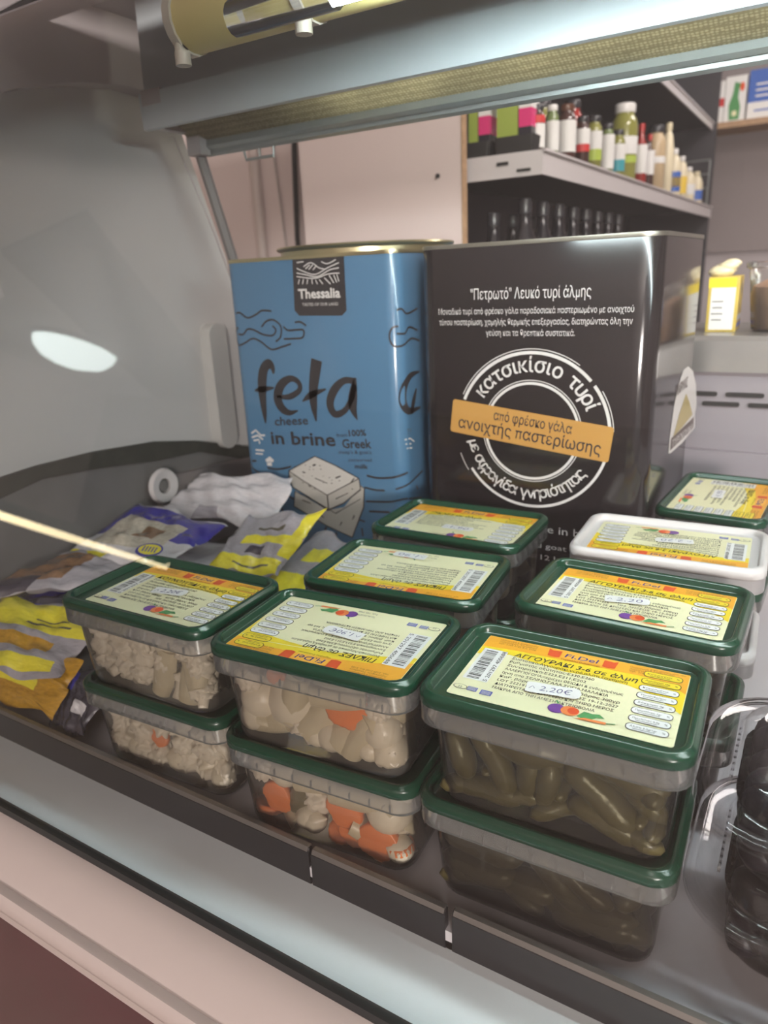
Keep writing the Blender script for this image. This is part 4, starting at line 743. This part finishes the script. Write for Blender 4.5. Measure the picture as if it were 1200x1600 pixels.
s.arc(*C, R_ + .0020, radians(55), radians(155), .0009, 0, 1); s.arc(*C, R_ + .0020, radians(4), radians(32), .0009, 0, 1); s.arc(*C, R_ + .003, radians(200), radians(214), .0008, 0, 1)
s.arc(*C, .0520, 0, 2 * pi, .0028, 0, 1, 60); s.arc(*C, .0552, 0, 2 * pi, .0009, 0, 1, 60)
s.ring_text('κατσικίσιο τυρί', *C, .0640, radians(148), radians(22), .0215, 0, 1, bold=.012)
s.ring_text('με σφραγίδα γνησιότητας', *C, .0745, radians(192), radians(326), .0175, 0, 1, inward=True, bold=.008)
s.rrect(.1300, .2422, .181, .0375, .003, 1, 4, rot=-.115)
s.text('από φρέσκο γάλα', .1345, .2455, .0150, 2, 5, al='C', width=.088, rot=-.115, bold=.008); s.text('ανοιχτής παστερίωσης', .1285, .2300, .0180, 2, 5, al='C', width=.162, rot=-.115, bold=.008)
s.text('white goat cheese in brine', .130, .127, .0125, 0, 1, al='C', width=.175); s.text('from pasteurised goat milk', .130, .108, .0085, 0, 1, al='C', width=.15)
s.text('net weight 12 kg', .130, .094, .0085, 0, 1, al='C', width=.09)
q = ART['arch']; s.poly([(a - .0, b) for a, b in q], 0, 1)
AR = [(.256 + y_, z_) for y_, z_ in ()]
s.build('print', [m_white, mat('stamp_band_gold', (.50, .27, .075), .22, coat=.3), ink], BK_, fn=wrap(.256, .022), smooth=False)
s = Sheet(.0001)
P = ART['mount']; s.poly(P, 1, 4); P = ART['archband']; s.poly(P, 2, 4)
ca = [sum(p[i] for p in ART['arch'][1:9]) / 8 for i in (0, 1)]
s.text('ΠΑΡΝΑΣ', .388, .262, .016, 2, 4, width=.075, bold=.03, rot=.0); s.text('ΤΥΡΟΚΟΜΙΚΑ', ART['archband'][1][0] + .008, ART['archband'][1][1] - .012, .011, 0, 5, width=.15, rot=-.06, bold=.012)
s.build('side_emblem', [m_white, mat('emblem_gold', (.42, .34, .14), .35), mat('emblem_dark', (.10, .07, .06), .35)], BK_, fn=wrap(.256, .022), smooth=False)
# ---------------------------------------------------------------- film packets at the left
M_film = clear('clear_film', (.92, .92, .93), (.75, .75, .78), .25, .08, 1.55, bump=1, bscale=40)
FC = {'blue': mat('film_blue', (.035, .03, .30), .22, coat=.5), 'yellow': mat('film_yellow', (.85, .74, .03), .22, coat=.5), 'white': mat('film_white', (.62, .60, .62), .25, coat=.5), 'brown': mat('smoked_fish', (.20, .11, .055), .3, noise=.6, nscale=60, coat=.4),
      'dark': mat('film_dark', (.035, .032, .05), .15, noise=.5, nscale=40, coat=.6), 'amber': mat('amber_filling', (.50, .26, .015), .25, noise=.3, nscale=30, coat=.5), 'photo': mat('film_photo_cream', (.55, .50, .40), .3, noise=.3, nscale=50, coat=.4), 'film': M_film, 'lilac': mat('film_grey_lilac', (.30, .27, .33), .2, noise=.4, nscale=30, coat=.6)}
def film_mat(base, zones, seed):
    m = bpy.data.materials.new('printed_film'); m.use_nodes = True; nt = m.node_tree; N = nt.nodes.new; L = nt.links.new; b_ = nt.nodes['Principled BSDF']
    b_.inputs['Roughness'].default_value = .20; b_.inputs['Coat Weight'].default_value = .6; b_.inputs['Coat Roughness'].default_value = .06
    uv = N('ShaderNodeUVMap'); no = N('ShaderNodeTexNoise'); no.inputs['Scale'].default_value = 5; no.inputs['Detail'].default_value = 3; L(uv.outputs[0], no.inputs['Vector'])
    ds = N('ShaderNodeVectorMath'); ds.operation = 'MULTIPLY_ADD'; L(no.outputs['Color'], ds.inputs[0]); ds.inputs[1].default_value = (.07, .07, 0); L(uv.outputs[0], ds.inputs[2])
    sp = N('ShaderNodeSeparateXYZ'); L(ds.outputs[0], sp.inputs[0]); cur = None
    def rgb(c):
        n2 = N('ShaderNodeTexNoise'); n2.inputs['Scale'].default_value = 26; n2.inputs['Detail'].default_value = 6; L(uv.outputs[0], n2.inputs['Vector'])
        mx = N('ShaderNodeMix'); mx.data_type = 'RGBA'; k = FCOL[c]; f = .45 if c in ('brown', 'dark', 'amber', 'photo') else .16
        mx.inputs[6].default_value = (*[v * (1 - f) for v in k], 1); mx.inputs[7].default_value = (*[min(1, v * (1 + f)) for v in k], 1); L(n2.outputs['Fac'], mx.inputs[0]); return mx.outputs[2]
    cur = rgb(base)
    def cmp_(sock, a, b):
        q = N('ShaderNodeMath'); q.operation = 'COMPARE'; L(sock, q.inputs[0]); q.inputs[1].default_value = (a + b) / 2 + .035; q.inputs[2].default_value = abs(b - a) / 2; return q.outputs[0]
    for (u0, u1, v0, v1, c) in zones:
        ml = N('ShaderNodeMath'); ml.operation = 'MULTIPLY'; L(cmp_(sp.outputs[0], u0, u1), ml.inputs[0]); L(cmp_(sp.outputs[1], v0, v1), ml.inputs[1])
        mx = N('ShaderNodeMix'); mx.data_type = 'RGBA'; L(ml.outputs[0], mx.inputs[0]); L(cur, mx.inputs[6]); L(rgb(c), mx.inputs[7]); cur = mx.outputs[2]
    L(cur, b_.inputs['Base Color'])
    n3 = N('ShaderNodeTexNoise'); n3.inputs['Scale'].default_value = 9; n3.inputs['Detail'].default_value = 5; L(uv.outputs[0], n3.inputs['Vector'])
    bp = N('ShaderNodeBump'); bp.inputs['Strength'].default_value = .5; bp.inputs['Distance'].default_value = .006; L(n3.outputs['Fac'], bp.inputs['Height']); L(bp.outputs[0], b_.inputs['Normal'])
    return m
FCOL = {'blue': (.035, .03, .30), 'yellow': (.80, .70, .04), 'white': (.60, .58, .60), 'brown': (.22, .12, .06), 'dark': (.04, .036, .055), 'amber': (.50, .27, .02), 'photo': (.52, .47, .38), 'lilac': (.36, .34, .37), 'ink': (.10, .09, .06)}
def packet(name, label, q, th, zones, base, seed, wr=.003, n=44, m=32, cat='packet', group=None):
    """pillow packet over four corner points; zones = [(u0,u1,v0,v1,colour)]"""
    rn = random.Random(seed); q = [Vector(p) for p in q]; c0 = sum(q, Vector()) / 4
    nr = ((q[1] - q[0]).cross(q[3] - q[0])).normalized(); ph = [rn.uniform(0, 6) for _ in range(8)]
    def pt(u, v, side):
        p = q[0] * (1 - u) * (1 - v) + q[1] * u * (1 - v) + q[2] * u * v + q[3] * (1 - u) * v
        e = (16 * u * (1 - u) * v * (1 - v)) ** .45
        wv = sin(9 * u + 4 * v + ph[0]) + .7 * sin(17 * v - 6 * u + ph[1]) + .5 * sin(31 * u + 11 * v + ph[2]) + .35 * sin(43 * v + 19 * u + ph[3]); wv = wv * (1 - .6 * abs(sin(5 * u + ph[4])))
        edge = .004 * sin(11 * (u + v) + ph[5]) * (1 - e)
        return p + nr * (side * th / 2 * e + wv * wr * (.5 + .5 * e)) + Vector((edge, edge * .5, edge)) - c0
    t = empty(name, c0, label=label, cat=cat, group=group); fm = film_mat(base, zones, seed)
    for side, pn in ((1, 'front_film'), (-1, 'back_film')):
        V = [pt(i / n, j / m, side) for j in range(m + 1) for i in range(n + 1)]; W = n + 1
        F = [(j * W + i, j * W + i + 1, (j + 1) * W + i + 1, (j + 1) * W + i) for j in range(m) for i in range(n)]
        me = bpy.data.meshes.new(pn); me.from_pydata(V, [], F); uvl = me.uv_layers.new(name='UVMap')
        for l in me.loops: uvl.data[l.index].uv = ((l.vertex_index % W) / n, (l.vertex_index // W) / m)
        me.shade_smooth(); obj(pn, me, fm, t)
    return t
packet('film_packet', 'grey lilac film packet flat at the bottom of the left pile', [(-.774, .345, .02), (-.57, .345, .015), (-.52, .60, .03), (-.774, .60, .03)], .030, [(.1, .5, .1, .5, 'dark'), (.6, .9, .3, .8, 'blue')], 'lilac', 1, .004)
packet('film_packet', 'silvery film packet in the middle of the left pile', [(-.774, .42, .055), (-.585, .47, .05), (-.52, .66, .06), (-.774, .66, .07)], .030, [(.1, .9, .0, .2, 'dark'), (.3, .6, .3, .6, 'blue')], 'white', 2, .004)
packet('film_packet', 'dark blue film packet under the smoked fish at left edge', [(-.77, .335, .062), (-.640, .43, .068), (-.655, .50, .075), (-.774, .45, .075)], .018, [(.0, 1, .0, .35, 'blue'), (.2, .9, .6, .9, 'blue')], 'dark', 3, .003)
packet('smoked_fish_packet', 'brown smoked fish in clear film at the left edge', [(-.774, .375, .092), (-.665, .465, .090), (-.675, .55, .096), (-.774, .50, .10)], .022, [(.0, .62, .15, .8, 'brown'), (.0, .4, .0, .25, 'dark')], 'lilac', 4, .003)
B1 = packet('film_packet', 'blue and white film packet with a fish photo and round yellow mark', [(-.764, .480, .100), (-.625, .520, .098), (-.611, .612, .118), (-.774, .625, .128)], .016, [(.0, 1, .42, .96, 'blue'), (.12, .78, .22, .72, 'photo'), (.42, .62, .40, .62, 'brown'), (.0, .4, .0, .12, 'yellow')], 'white', 5, .003)
packet('film_packet', 'yellow edged clear packet leaning between left lid and blue tin', [(-.600, .560, .085), (-.520, .590, .075), (-.478, .640, .150), (-.60, .640, .125)], .016, [(.0, .95, .0, .24, 'yellow'), (.25, .95, .44, .58, 'yellow'), (.35, .7, .66, .70, 'ink'), (.84, 1, .3, 1, 'yellow'), (.3, .8, .10, .13, 'ink'), (.40, .60, .28, .40, 'dark')], 'lilac', 6, .003)
packet('film_packet', 'crumpled silvery clear packet at the foot of the blue tin', [(-.755, .640, .115), (-.560, .640, .110), (-.575, .712, .163), (-.74, .700, .150)], .014, [(.3, .5, .0, .2, 'lilac')], 'white', 7, .004)
packet('film_packet', 'yellow packet tip between the middle row and the blue tin', [(-.545, .565, .055), (-.455, .60, .045), (-.430, .695, .085), (-.53, .69, .10)], .014, [(.0, 1, .0, .38, 'yellow'), (.2, .8, .55, .75, 'yellow')], 'lilac', 8, .003)
packet('film_packet', 'bright yellow packet draped at the front left corner of the pile', [(-.755, .318, .045), (-.600, .350, .048), (-.612, .425, .078), (-.775, .415, .082)], .020, [(.0, 1, .55, .95, 'yellow'), (.1, .9, .06, .20, 'yellow'), (.45, .85, .64, .67, 'ink'), (.5, .8, .72, .74, 'ink'), (.3, .8, .30, .46, 'amber')], 'lilac', 9, .004)
packet('film_packet', 'amber filled clear packet with a yellow flap behind the front rail', [(-.755, .337, .010), (-.598, .337, .012), (-.590, .372, .058), (-.755, .372, .060)], .014, [(.35, .75, .35, 1, 'yellow'), (.0, .3, .5, 1, 'photo')], 'amber', 10, .002)
packet('film_packet', 'dark wrinkled packet with a pale corner behind the front rail', [(-.605, .338, .008), (-.555, .334, .006), (-.556, .380, .045), (-.61, .380, .050)], .010, [(.5, .8, .3, .5, 'white'), (.1, .3, .6, .9, 'blue')], 'dark', 11, .002)
s = Sheet(.0002); s.disc(0, 0, .017, .013, 0, 1, 24); s.disc(.0, .001, .0145, .0095, 1, 2, 24)
for k in range(5): s.rect(-.008 + .004 * k, .001, .0018, .010, 0, 3, rot=.2)
sk = s.build('round_mark', [FC['blue'], FC['yellow']], B1, smooth=False, label='round blue and yellow mark'); sk.location = (.063, -.052, .012); sk.rotation_euler = (.25, .05, .2)
# ---------------------------------------------------------------- items on the steel ledge
t = empty('carton', (-.128, 1.105, .312), .03, label='yellow and white carton on the steel ledge right of the black tin', cat='carton')
bm = bmesh.new(); box(bm, (0, .03, .036), (.038, .07, .072), bev=.001); obj('box_body', bm, mat('carton_yellow', (.62, .46, .08), .45), t, smooth=False)
s = Sheet(.0003); s.rect(0, .034, .030, .062, 0, 1); s.rect(-.002, .064, .034, .012, 3, 2)
for k in range(4): s.rect(-.006, .040 - .008 * k, .014 - .002 * (k % 2), .0012, 1, 2)
s.build('front_print', [LM[WH], LM[BK], LM[BU], LM[YE]], t, fn=lambda a, b, c_: (a, -.0052 - c_, b), smooth=False)
s = Sheet(.0003); s.poly([(.03, .045), (.04, .056), (.03, .067), (.02, .056)], 0, 1); s.disc(.03, .056, .004, .006, 1, 2); s.rect(.03, .018, .06, .008, 0, 1); s.rect(.03, .008, .06, .006, 2, 1)
s.build('side_print', [LM[WH], LM[BK], LM[BU]], t, fn=lambda a, b, c_: (.0192 + c_, a, b), smooth=False)
t = empty('folded_bag', (-.130, 1.13, .384), label='cream folded plastic bag on top of the yellow carton', cat='bag')
bm = bmesh.new(); rn = random.Random(2)
for k in range(4): blob(bm, (-.006 + .004 * k, .004 * (k % 2), .006 + .0035 * k), .016 - .0018 * k, (1.1, 1.2, .55), 12, .06, rn)
obj('bag_body', bm, mat('cream_film', (.78, .70, .48), .3), t)
def tubby(x, y, label, mcont):
    t = empty('deli_tub', (x, y, .312), label=label, cat='tub')
    bm = bmesh.new(); lathe(bm, [(.030, 0), (.034, .003), (.043, .080), (.047, .082), (.047, .088), (.044, .089)], 28, True, False); obj('tub_body', bm, M_tub, t)
    bm = bmesh.new(); lathe(bm, [(.028, .003), (.032, .006), (.038, .045), (.036, .058), (.02, .066), (.004, .068)], 20); bm2 = bm
    for v in bm2.verts: v.co += Vector((rn.uniform(-.001, .001), rn.uniform(-.001, .001), rn.uniform(-.001, .001)))
    obj('filling', bm2, mcont, t)
tubby(-.058, 1.12, 'round clear tub with a brown filling on the steel ledge', mat('brown_filling', (.42, .25, .16), .6, noise=.3, nscale=60))
tubby(.07, 1.12, 'round clear tub with a pale filling further right on the ledge', mat('pale_filling', (.6, .5, .38), .6, noise=.3, nscale=60))
t = empty('pasta_packet', (.02, 1.19, .312), label='blue fronted packet of long brown sticks on the ledge', cat='packet')
bm = bmesh.new(); box(bm, (0, 0, .045), (.05, .03, .09), bev=.006); obj('packet_body', bm, mat('brown_sticks', (.30, .16, .08), .5, noise=.5, nscale=120), t)
bm = bmesh.new(); box(bm, (0, -.0158, .055), (.05, .002, .05)); obj('blue_front', bm, mat('packet_blue', (.05, .16, .45), .4), t, smooth=False)
# ---------------------------------------------------------------- shelving with bottles
SX, SY0, SY1, SZ = -.466, 1.335, 3.36, .60
M_shw = mat('shelf_white_enamel', (.62, .59, .60), .35, noise=.04, nscale=9); M_shd = mat('shelf_underside', (.035, .034, .040), .5)
UNIT = empty('shelving_unit', (0, 0, 0), label='dark shelving unit with white shelf lips behind the black tin', cat='shelving')
def shelf(z, y0, y1, x1, label, lip=.040):
    t = empty('shelf', (x1 - .16, (y0 + y1) / 2, z)); t.parent = UNIT
    def p(n_, c, s_, m): bm = bmesh.new(); box(bm, (c[0] - t.location.x, c[1] - t.location.y, c[2] - t.location.z), s_); return obj(n_, bm, m, t, smooth=False)
    p('board', (x1 - .165, (y0 + y1) / 2, z - .006), (.32, y1 - y0 - .004, .008), M_shd)
    p('front_lip', (x1 - .002, (y0 + y1) / 2, z - lip / 2 + .002), (.004, y1 - y0, lip), M_shw)
    p('lip_step', (x1 + .001, (y0 + y1) / 2, z + .001), (.008, y1 - y0, .004), M_shw)
    p('end_lip', (x1 - .165, y0 + .002, z - lip / 2 + .002), (.322, .004, lip), M_shw)
    p('end_slot', (x1 - .075, y0 - .0005, z - lip * .35), (.022, .002, .006), M_black); p('end_slot', (x1 - .035, y0 - .0005, z - lip * .7), (.026, .002, .005), M_black)
    return t
shelf(SZ, SY0, SY1, SX, 'white enamel shelf carrying the jars, behind the black tin')
shelf(.905, SY0, SY1, -.487, 'upper white enamel shelf above the jars', .026)
shelf(.30, SY0, SY1, -.50, 'lower shelf in shadow behind the tins')
t = empty('shelving_back', (-.80, 2.35, -.85)); t.parent = UNIT
bm = bmesh.new(); box(bm, (0, 0, 1.3), (.02, 2.02, 2.55)); obj('back_panel', bm, M_shd, t, smooth=False)
bm = bmesh.new(); box(bm, (.16, 1.03, 1.3), (.33, .02, 2.55)); obj('end_board', bm, M_shd, t, smooth=False)
def wm(n, c, r=.25, **k): return mat(n, c, r, **k)
CAP = {'w': wm('cap_white', (.75, .74, .72)), 'd': wm('cap_dark', (.03, .03, .035)), 'b': wm('cap_brown', (.12, .05, .03)), 'g': wm('cap_green', (.05, .22, .08)), 'r': wm('cap_red', (.45, .02, .02)), 'c': wm('cap_cream', (.7, .62, .42))}
FL = {'olive': wm('jar_olive', (.25, .25, .06), .12, coat=.5), 'dark': wm('jar_dark', (.06, .025, .02), .1, coat=.5), 'red': wm('jar_red', (.32, .02, .015), .12, coat=.5), 'beige': wm('jar_beige', (.55, .42, .26), .25), 'cream': wm('jar_cream', (.78, .70, .50), .3), 'black': wm('jar_black', (.012, .012, .015), .1, coat=.6), 'green': wm('jar_green', (.16, .22, .08), .12, coat=.5)}
LB = {'w': LM[WH], 'lg': wm('label_lime', (.45, .58, .10)), 'tq': wm('label_teal', (.06, .35, .42)), 'rd': wm('label_bright_red', (.60, .05, .05)), 'bl': wm('label_deep_blue', (.06, .15, .50)), 'ye': wm('label_gold_yellow', (.85, .6, .08)), 'pk': wm('label_pink', (.70, .04, .20))}
def jar(x, y, h, wd, fill, cap, labs, label, z=SZ + .0005, shape='jar', cat='jar', grp=None):
    t = empty('jar' if cat == 'jar' else 'bottle', (x, y, z), RND.uniform(-.3, .3), label=label, cat=cat, group=grp); r = wd / 2
    prof = {'jar': [(r * .85, 0), (r, h * .03), (r, h * .72), (r * .9, h * .80), (r * .68, h * .86), (r * .68, h * .90)],
            'bottle': [(r * .85, 0), (r, h * .03), (r, h * .55), (r * .85, h * .66), (r * .42, h * .78), (r * .36, h * .90)],
            'squeeze': [(r * .8, 0), (r, h * .04), (r * .96, h * .35), (r, h * .62), (r * .7, h * .82), (r * .4, h * .88)]}[shape]
    bm = bmesh.new(); lathe(bm, prof, 20); obj('glass', bm, FL[fill], t)
    cr_ = {'jar': .76, 'bottle': .42, 'squeeze': .5}[shape] * r; bm = bmesh.new(); lathe(bm, [(cr_ * .98, h * .885), (cr_, h * .89), (cr_, h * .985), (cr_ * .9, h)], 20); obj('cap', bm, CAP[cap], t)
    for (z0, z1, col) in labs:
        bm = bmesh.new(); loft(bm, [[((r + .0007) * cos(a), (r + .0007) * sin(a), h * z_) for a in [radians(-165 + 15 * k) for k in range(19)]] for z_ in (z0, z1)], False, False, closed=False)
        obj('label', bm, LB[col], t)
XJ = -.487
jar(-.500, 1.400, .084, .026, 'dark', 'd', [(.15, .62, 'w'), (.63, .78, 'rd')], 'small dark jar with white label first on the jar shelf')
jar(-.495, 1.465, .092, .026, 'green', 'w', [(.15, .70, 'w')], 'small green jar with white label second on the jar shelf')
jar(-.492, 1.545, .104, .036, 'dark', 'b', [(.18, .72, 'w')], 'dark sauce bottle with tall white label and brown cap', shape='jar')
jar(-.489, 1.640, .096, .030, 'dark', 'd', [(.30, .45, 'rd'), (.45, .75, 'w')], 'dark jar with red and white label on the jar shelf')
jar(-.494, 1.745, .112, .034, 'olive', 'd', [(.20, .40, 'lg'), (.40, .72, 'w')], 'olive jar with lime and white label')
jar(-.488, 1.835, .108, .030, 'green', 'd', [(.12, .78, 'w')], 'green jar with tall white label before the teal one')
jar(-.487, 1.925, .106, .034, 'olive', 'd', [(.14, .38, 'tq'), (.38, .70, 'w')], 'olive jar with teal and white label')
jar(-.507, 2.060, .183, .066, 'olive', 'w', [(.25, .34, 'lg'), (.36, .58, 'w')], 'tall olive jar with a white lid on the jar shelf')
jar(-.487, 2.165, .150, .034, 'red', 'r', [(.20, .66, 'w')], 'red sauce bottle with white label', shape='bottle', cat='bottle')
jar(-.485, 2.255, .135, .030, 'dark', 'r', [(.25, .70, 'w')], 'slim dark bottle with white label beside the red one', shape='bottle', cat='bottle')
jar(-.492, 2.370, .172, .055, 'beige', 'd', [(.42, .52, 'w')], 'wide beige sauce jar with a dark cap')
jar(-.478, 2.470, .190, .036, 'cream', 'c', [], 'tall curved cream squeeze bottle on the jar shelf', shape='squeeze', cat='bottle')
jar(-.489, 2.640, .140, .046, 'cream', 'w', [(.10, .52, 'bl'), (.2, .4, 'ye')], 'cream squeeze bottle with blue and yellow label', shape='squeeze', cat='bottle')
jar(-.486, 2.760, .130, .040, 'cream', 'w', [(.12, .52, 'ye')], 'cream squeeze bottle with yellow label', shape='squeeze', cat='bottle')
jar(-.492, 2.930, .112, .050, 'cream', 'w', [(.2, .5, 'w')], 'cream tub shaped bottle near the shelf end', shape='squeeze', cat='bottle')
jar(-.488, 3.080, .110, .048, 'cream', 'c', [(.12, .42, 'bl')], 'cream bottle with dark blue label at the shelf end', shape='squeeze', cat='bottle')
for k in range(12):
    jar(-.56 - .018 * (k % 2), 1.50 + .15 * k, .12 + .02 * (k % 3), .045, ('dark', 'olive', 'red')[k % 3], 'd', [(.2, .6, 'w')], f'jar in the second row of the jar shelf', shape='jar', grp='second row of jars')
# dark trays with cartons at the near end
def carton(x, y, z, s_, cols, label, name='carton'):
    t = empty(name, (x, y, z), label=label, cat='carton'); zz = 0
    for i, (f, m) in enumerate(cols):
        bm = bmesh.new(); box(bm, (0, 0, zz + s_[2] * f / 2), (s_[0], s_[1], s_[2] * f)); zz += s_[2] * f; obj('panel', bm, m, t, smooth=False)
    return t
m_lime = wm('carton_lime', (.33, .42, .08)); m_lab = LM[WH]
for k, (x, wd, h) in enumerate(((-.600, .050, .03), (-.528, .075, .032))):
    t = empty('tray', (x, 1.385, SZ + .0005), label=('narrow', 'wide')[k] + ' black tray at the near end of the jar shelf', cat='tray')
    bm = bmesh.new(); loft(bm, [ring3(wd - .006, .06, .004, 0), ring3(wd, .066, .005, h), ring3(wd - .003, .063, .004, h), ring3(wd - .008, .058, .004, .003)], True, True); obj('tray_body', bm, M_black, t, ang=.8)
carton(-.6120, 1.385, SZ + .0045, (.018, .04, .11), [(1, m_lime)], 'lime green carton at the left in the black tray')
carton(-.590, 1.385, SZ + .0045, (.022, .04, .11), [(.35, wm('carton_dark_wrap', (.02, .02, .03))), (.28, LB['pk']), (.37, m_lab)], 'pink and white carton in the narrow black tray')
carton(-.545, 1.385, SZ + .0045, (.040, .04, .12), [(1, m_lime)], 'wide lime green carton in the wide black tray')
carton(-.511, 1.385, SZ + .0045, (.024, .04, .12), [(.35, wm('carton_dark_wrap2', (.02, .02, .03))), (.25, LB['pk']), (.40, m_lab)], 'pink and white carton in the wide black tray')
for k in range(16):
    jar(-.585 + .064 * (k % 2), 1.40 + .10 * (k // 2), .21 + .02 * (k % 2), .058, 'black', 'd', [], 'black bottle on the shadowed lower shelf', z=.3005, shape='bottle', cat='bottle')
for o in list(COL.objects):
    if o.parent is None and o.get('label') == 'black bottle on the shadowed lower shelf': o['group'] = 'black bottles on the lower shelf'
    if o.get('group') == 'x': o['group'] = 'second row of jars'
t = empty('price_card', (-.500, 1.338, .425), label='small white price card above the black tin', cat='card'); bm = bmesh.new(); box(bm, (0, 0, 0), (.040, .001, .020)); obj('card', bm, m_lab, t, smooth=False)
bm = bmesh.new(); box(bm, (0, .003, -.06), (.005, .004, .14)); obj('card_stem', bm, M_shd, t, smooth=False)
t = empty('wire_rack_end', (-.478, 3.30, SZ), label='thin wire fence at the far end of the jar shelf', cat='rack')
for k, (p, q) in enumerate((((0, 0, 0), (0, 0, .17)), ((-.30, 0, 0), (-.30, 0, .17)), ((0, 0, .17), (-.30, 0, .17)), ((0, 0, .12), (-.30, 0, .12)), ((0, 0, .07), (-.30, 0, .07)))):
    bm = bmesh.new(); tube(bm, [p, q], .003, 6); obj('wire', bm, M_alu, t)
bm = bmesh.new(); tube(bm, [(-.655, 1.3035, .575), (-.655, 1.300, .575)], .0042, 10); tag(obj('wall_screw', bm, M_black), 'small dark screw head on the pink faced board', 'screw')
# shelf on the grey back wall
t = empty('chipboard_shelf', (-.20, 3.50, .90), label='chipboard shelf on the grey back wall', cat='shelf'); bm = bmesh.new(); box(bm, (0, 0, 0), (.75, .20, .022)); obj('board', bm, M_chip, t, smooth=False)
BX = [(-.555, .06, .13, [(.5, LB['rd']), (.5, m_lab)], 'small red and white box left on the chipboard shelf'), (-.490, .05, .15, [(.4, m_lab), (.2, LB['rd']), (.4, m_lab)], 'white box with a red stripe on the chipboard shelf'),
      (-.425, .075, .16, [(1, m_lab)], 'white box with a green bottle picture on the chipboard shelf'), (-.325, .11, .17, [(.35, m_lab), (.65, LB['bl'])], 'blue and white box on the chipboard shelf'), (-.20, .10, .15, [(1, LB['lg'])], 'lime box further right on the chipboard shelf')]
for x, wd, h, cols, lb in BX:
    t = carton(x, 3.46, .911, (wd, .06, h), cols, lb)
    if 'green bottle' in lb:
        s = Sheet(.0006); s.poly([(-.018, .008), (.018, .008), (.020, .05), (.010, .085), (.012, .115), (.022, .13), (-.006, .14), (-.010, .10), (-.022, .06)], 0, 1); s.disc(.022, .12, .008, .016, 1, 2); s.rect(0, .03, .016, .018, 2, 2)
        s.build('picture', [LB['lg'] if False else LM[GN], LM[RD], LM[CR]], t, fn=lambda a, b, c_: (a, -.0302 - c_, b), smooth=False)
    if lb.startswith('blue'):
        s = Sheet(.0006)
        for k in range(3): s.rect(0, .08 + .02 * k, .06, .006, 0, 1)
        s.rect(0, .03, .06, .006, 1, 1); s.build('picture', [LM[WH], LB['bl']], t, fn=lambda a, b, c_: (a, -.0302 - c_, b), smooth=False)
bpy.context.view_layer.update()
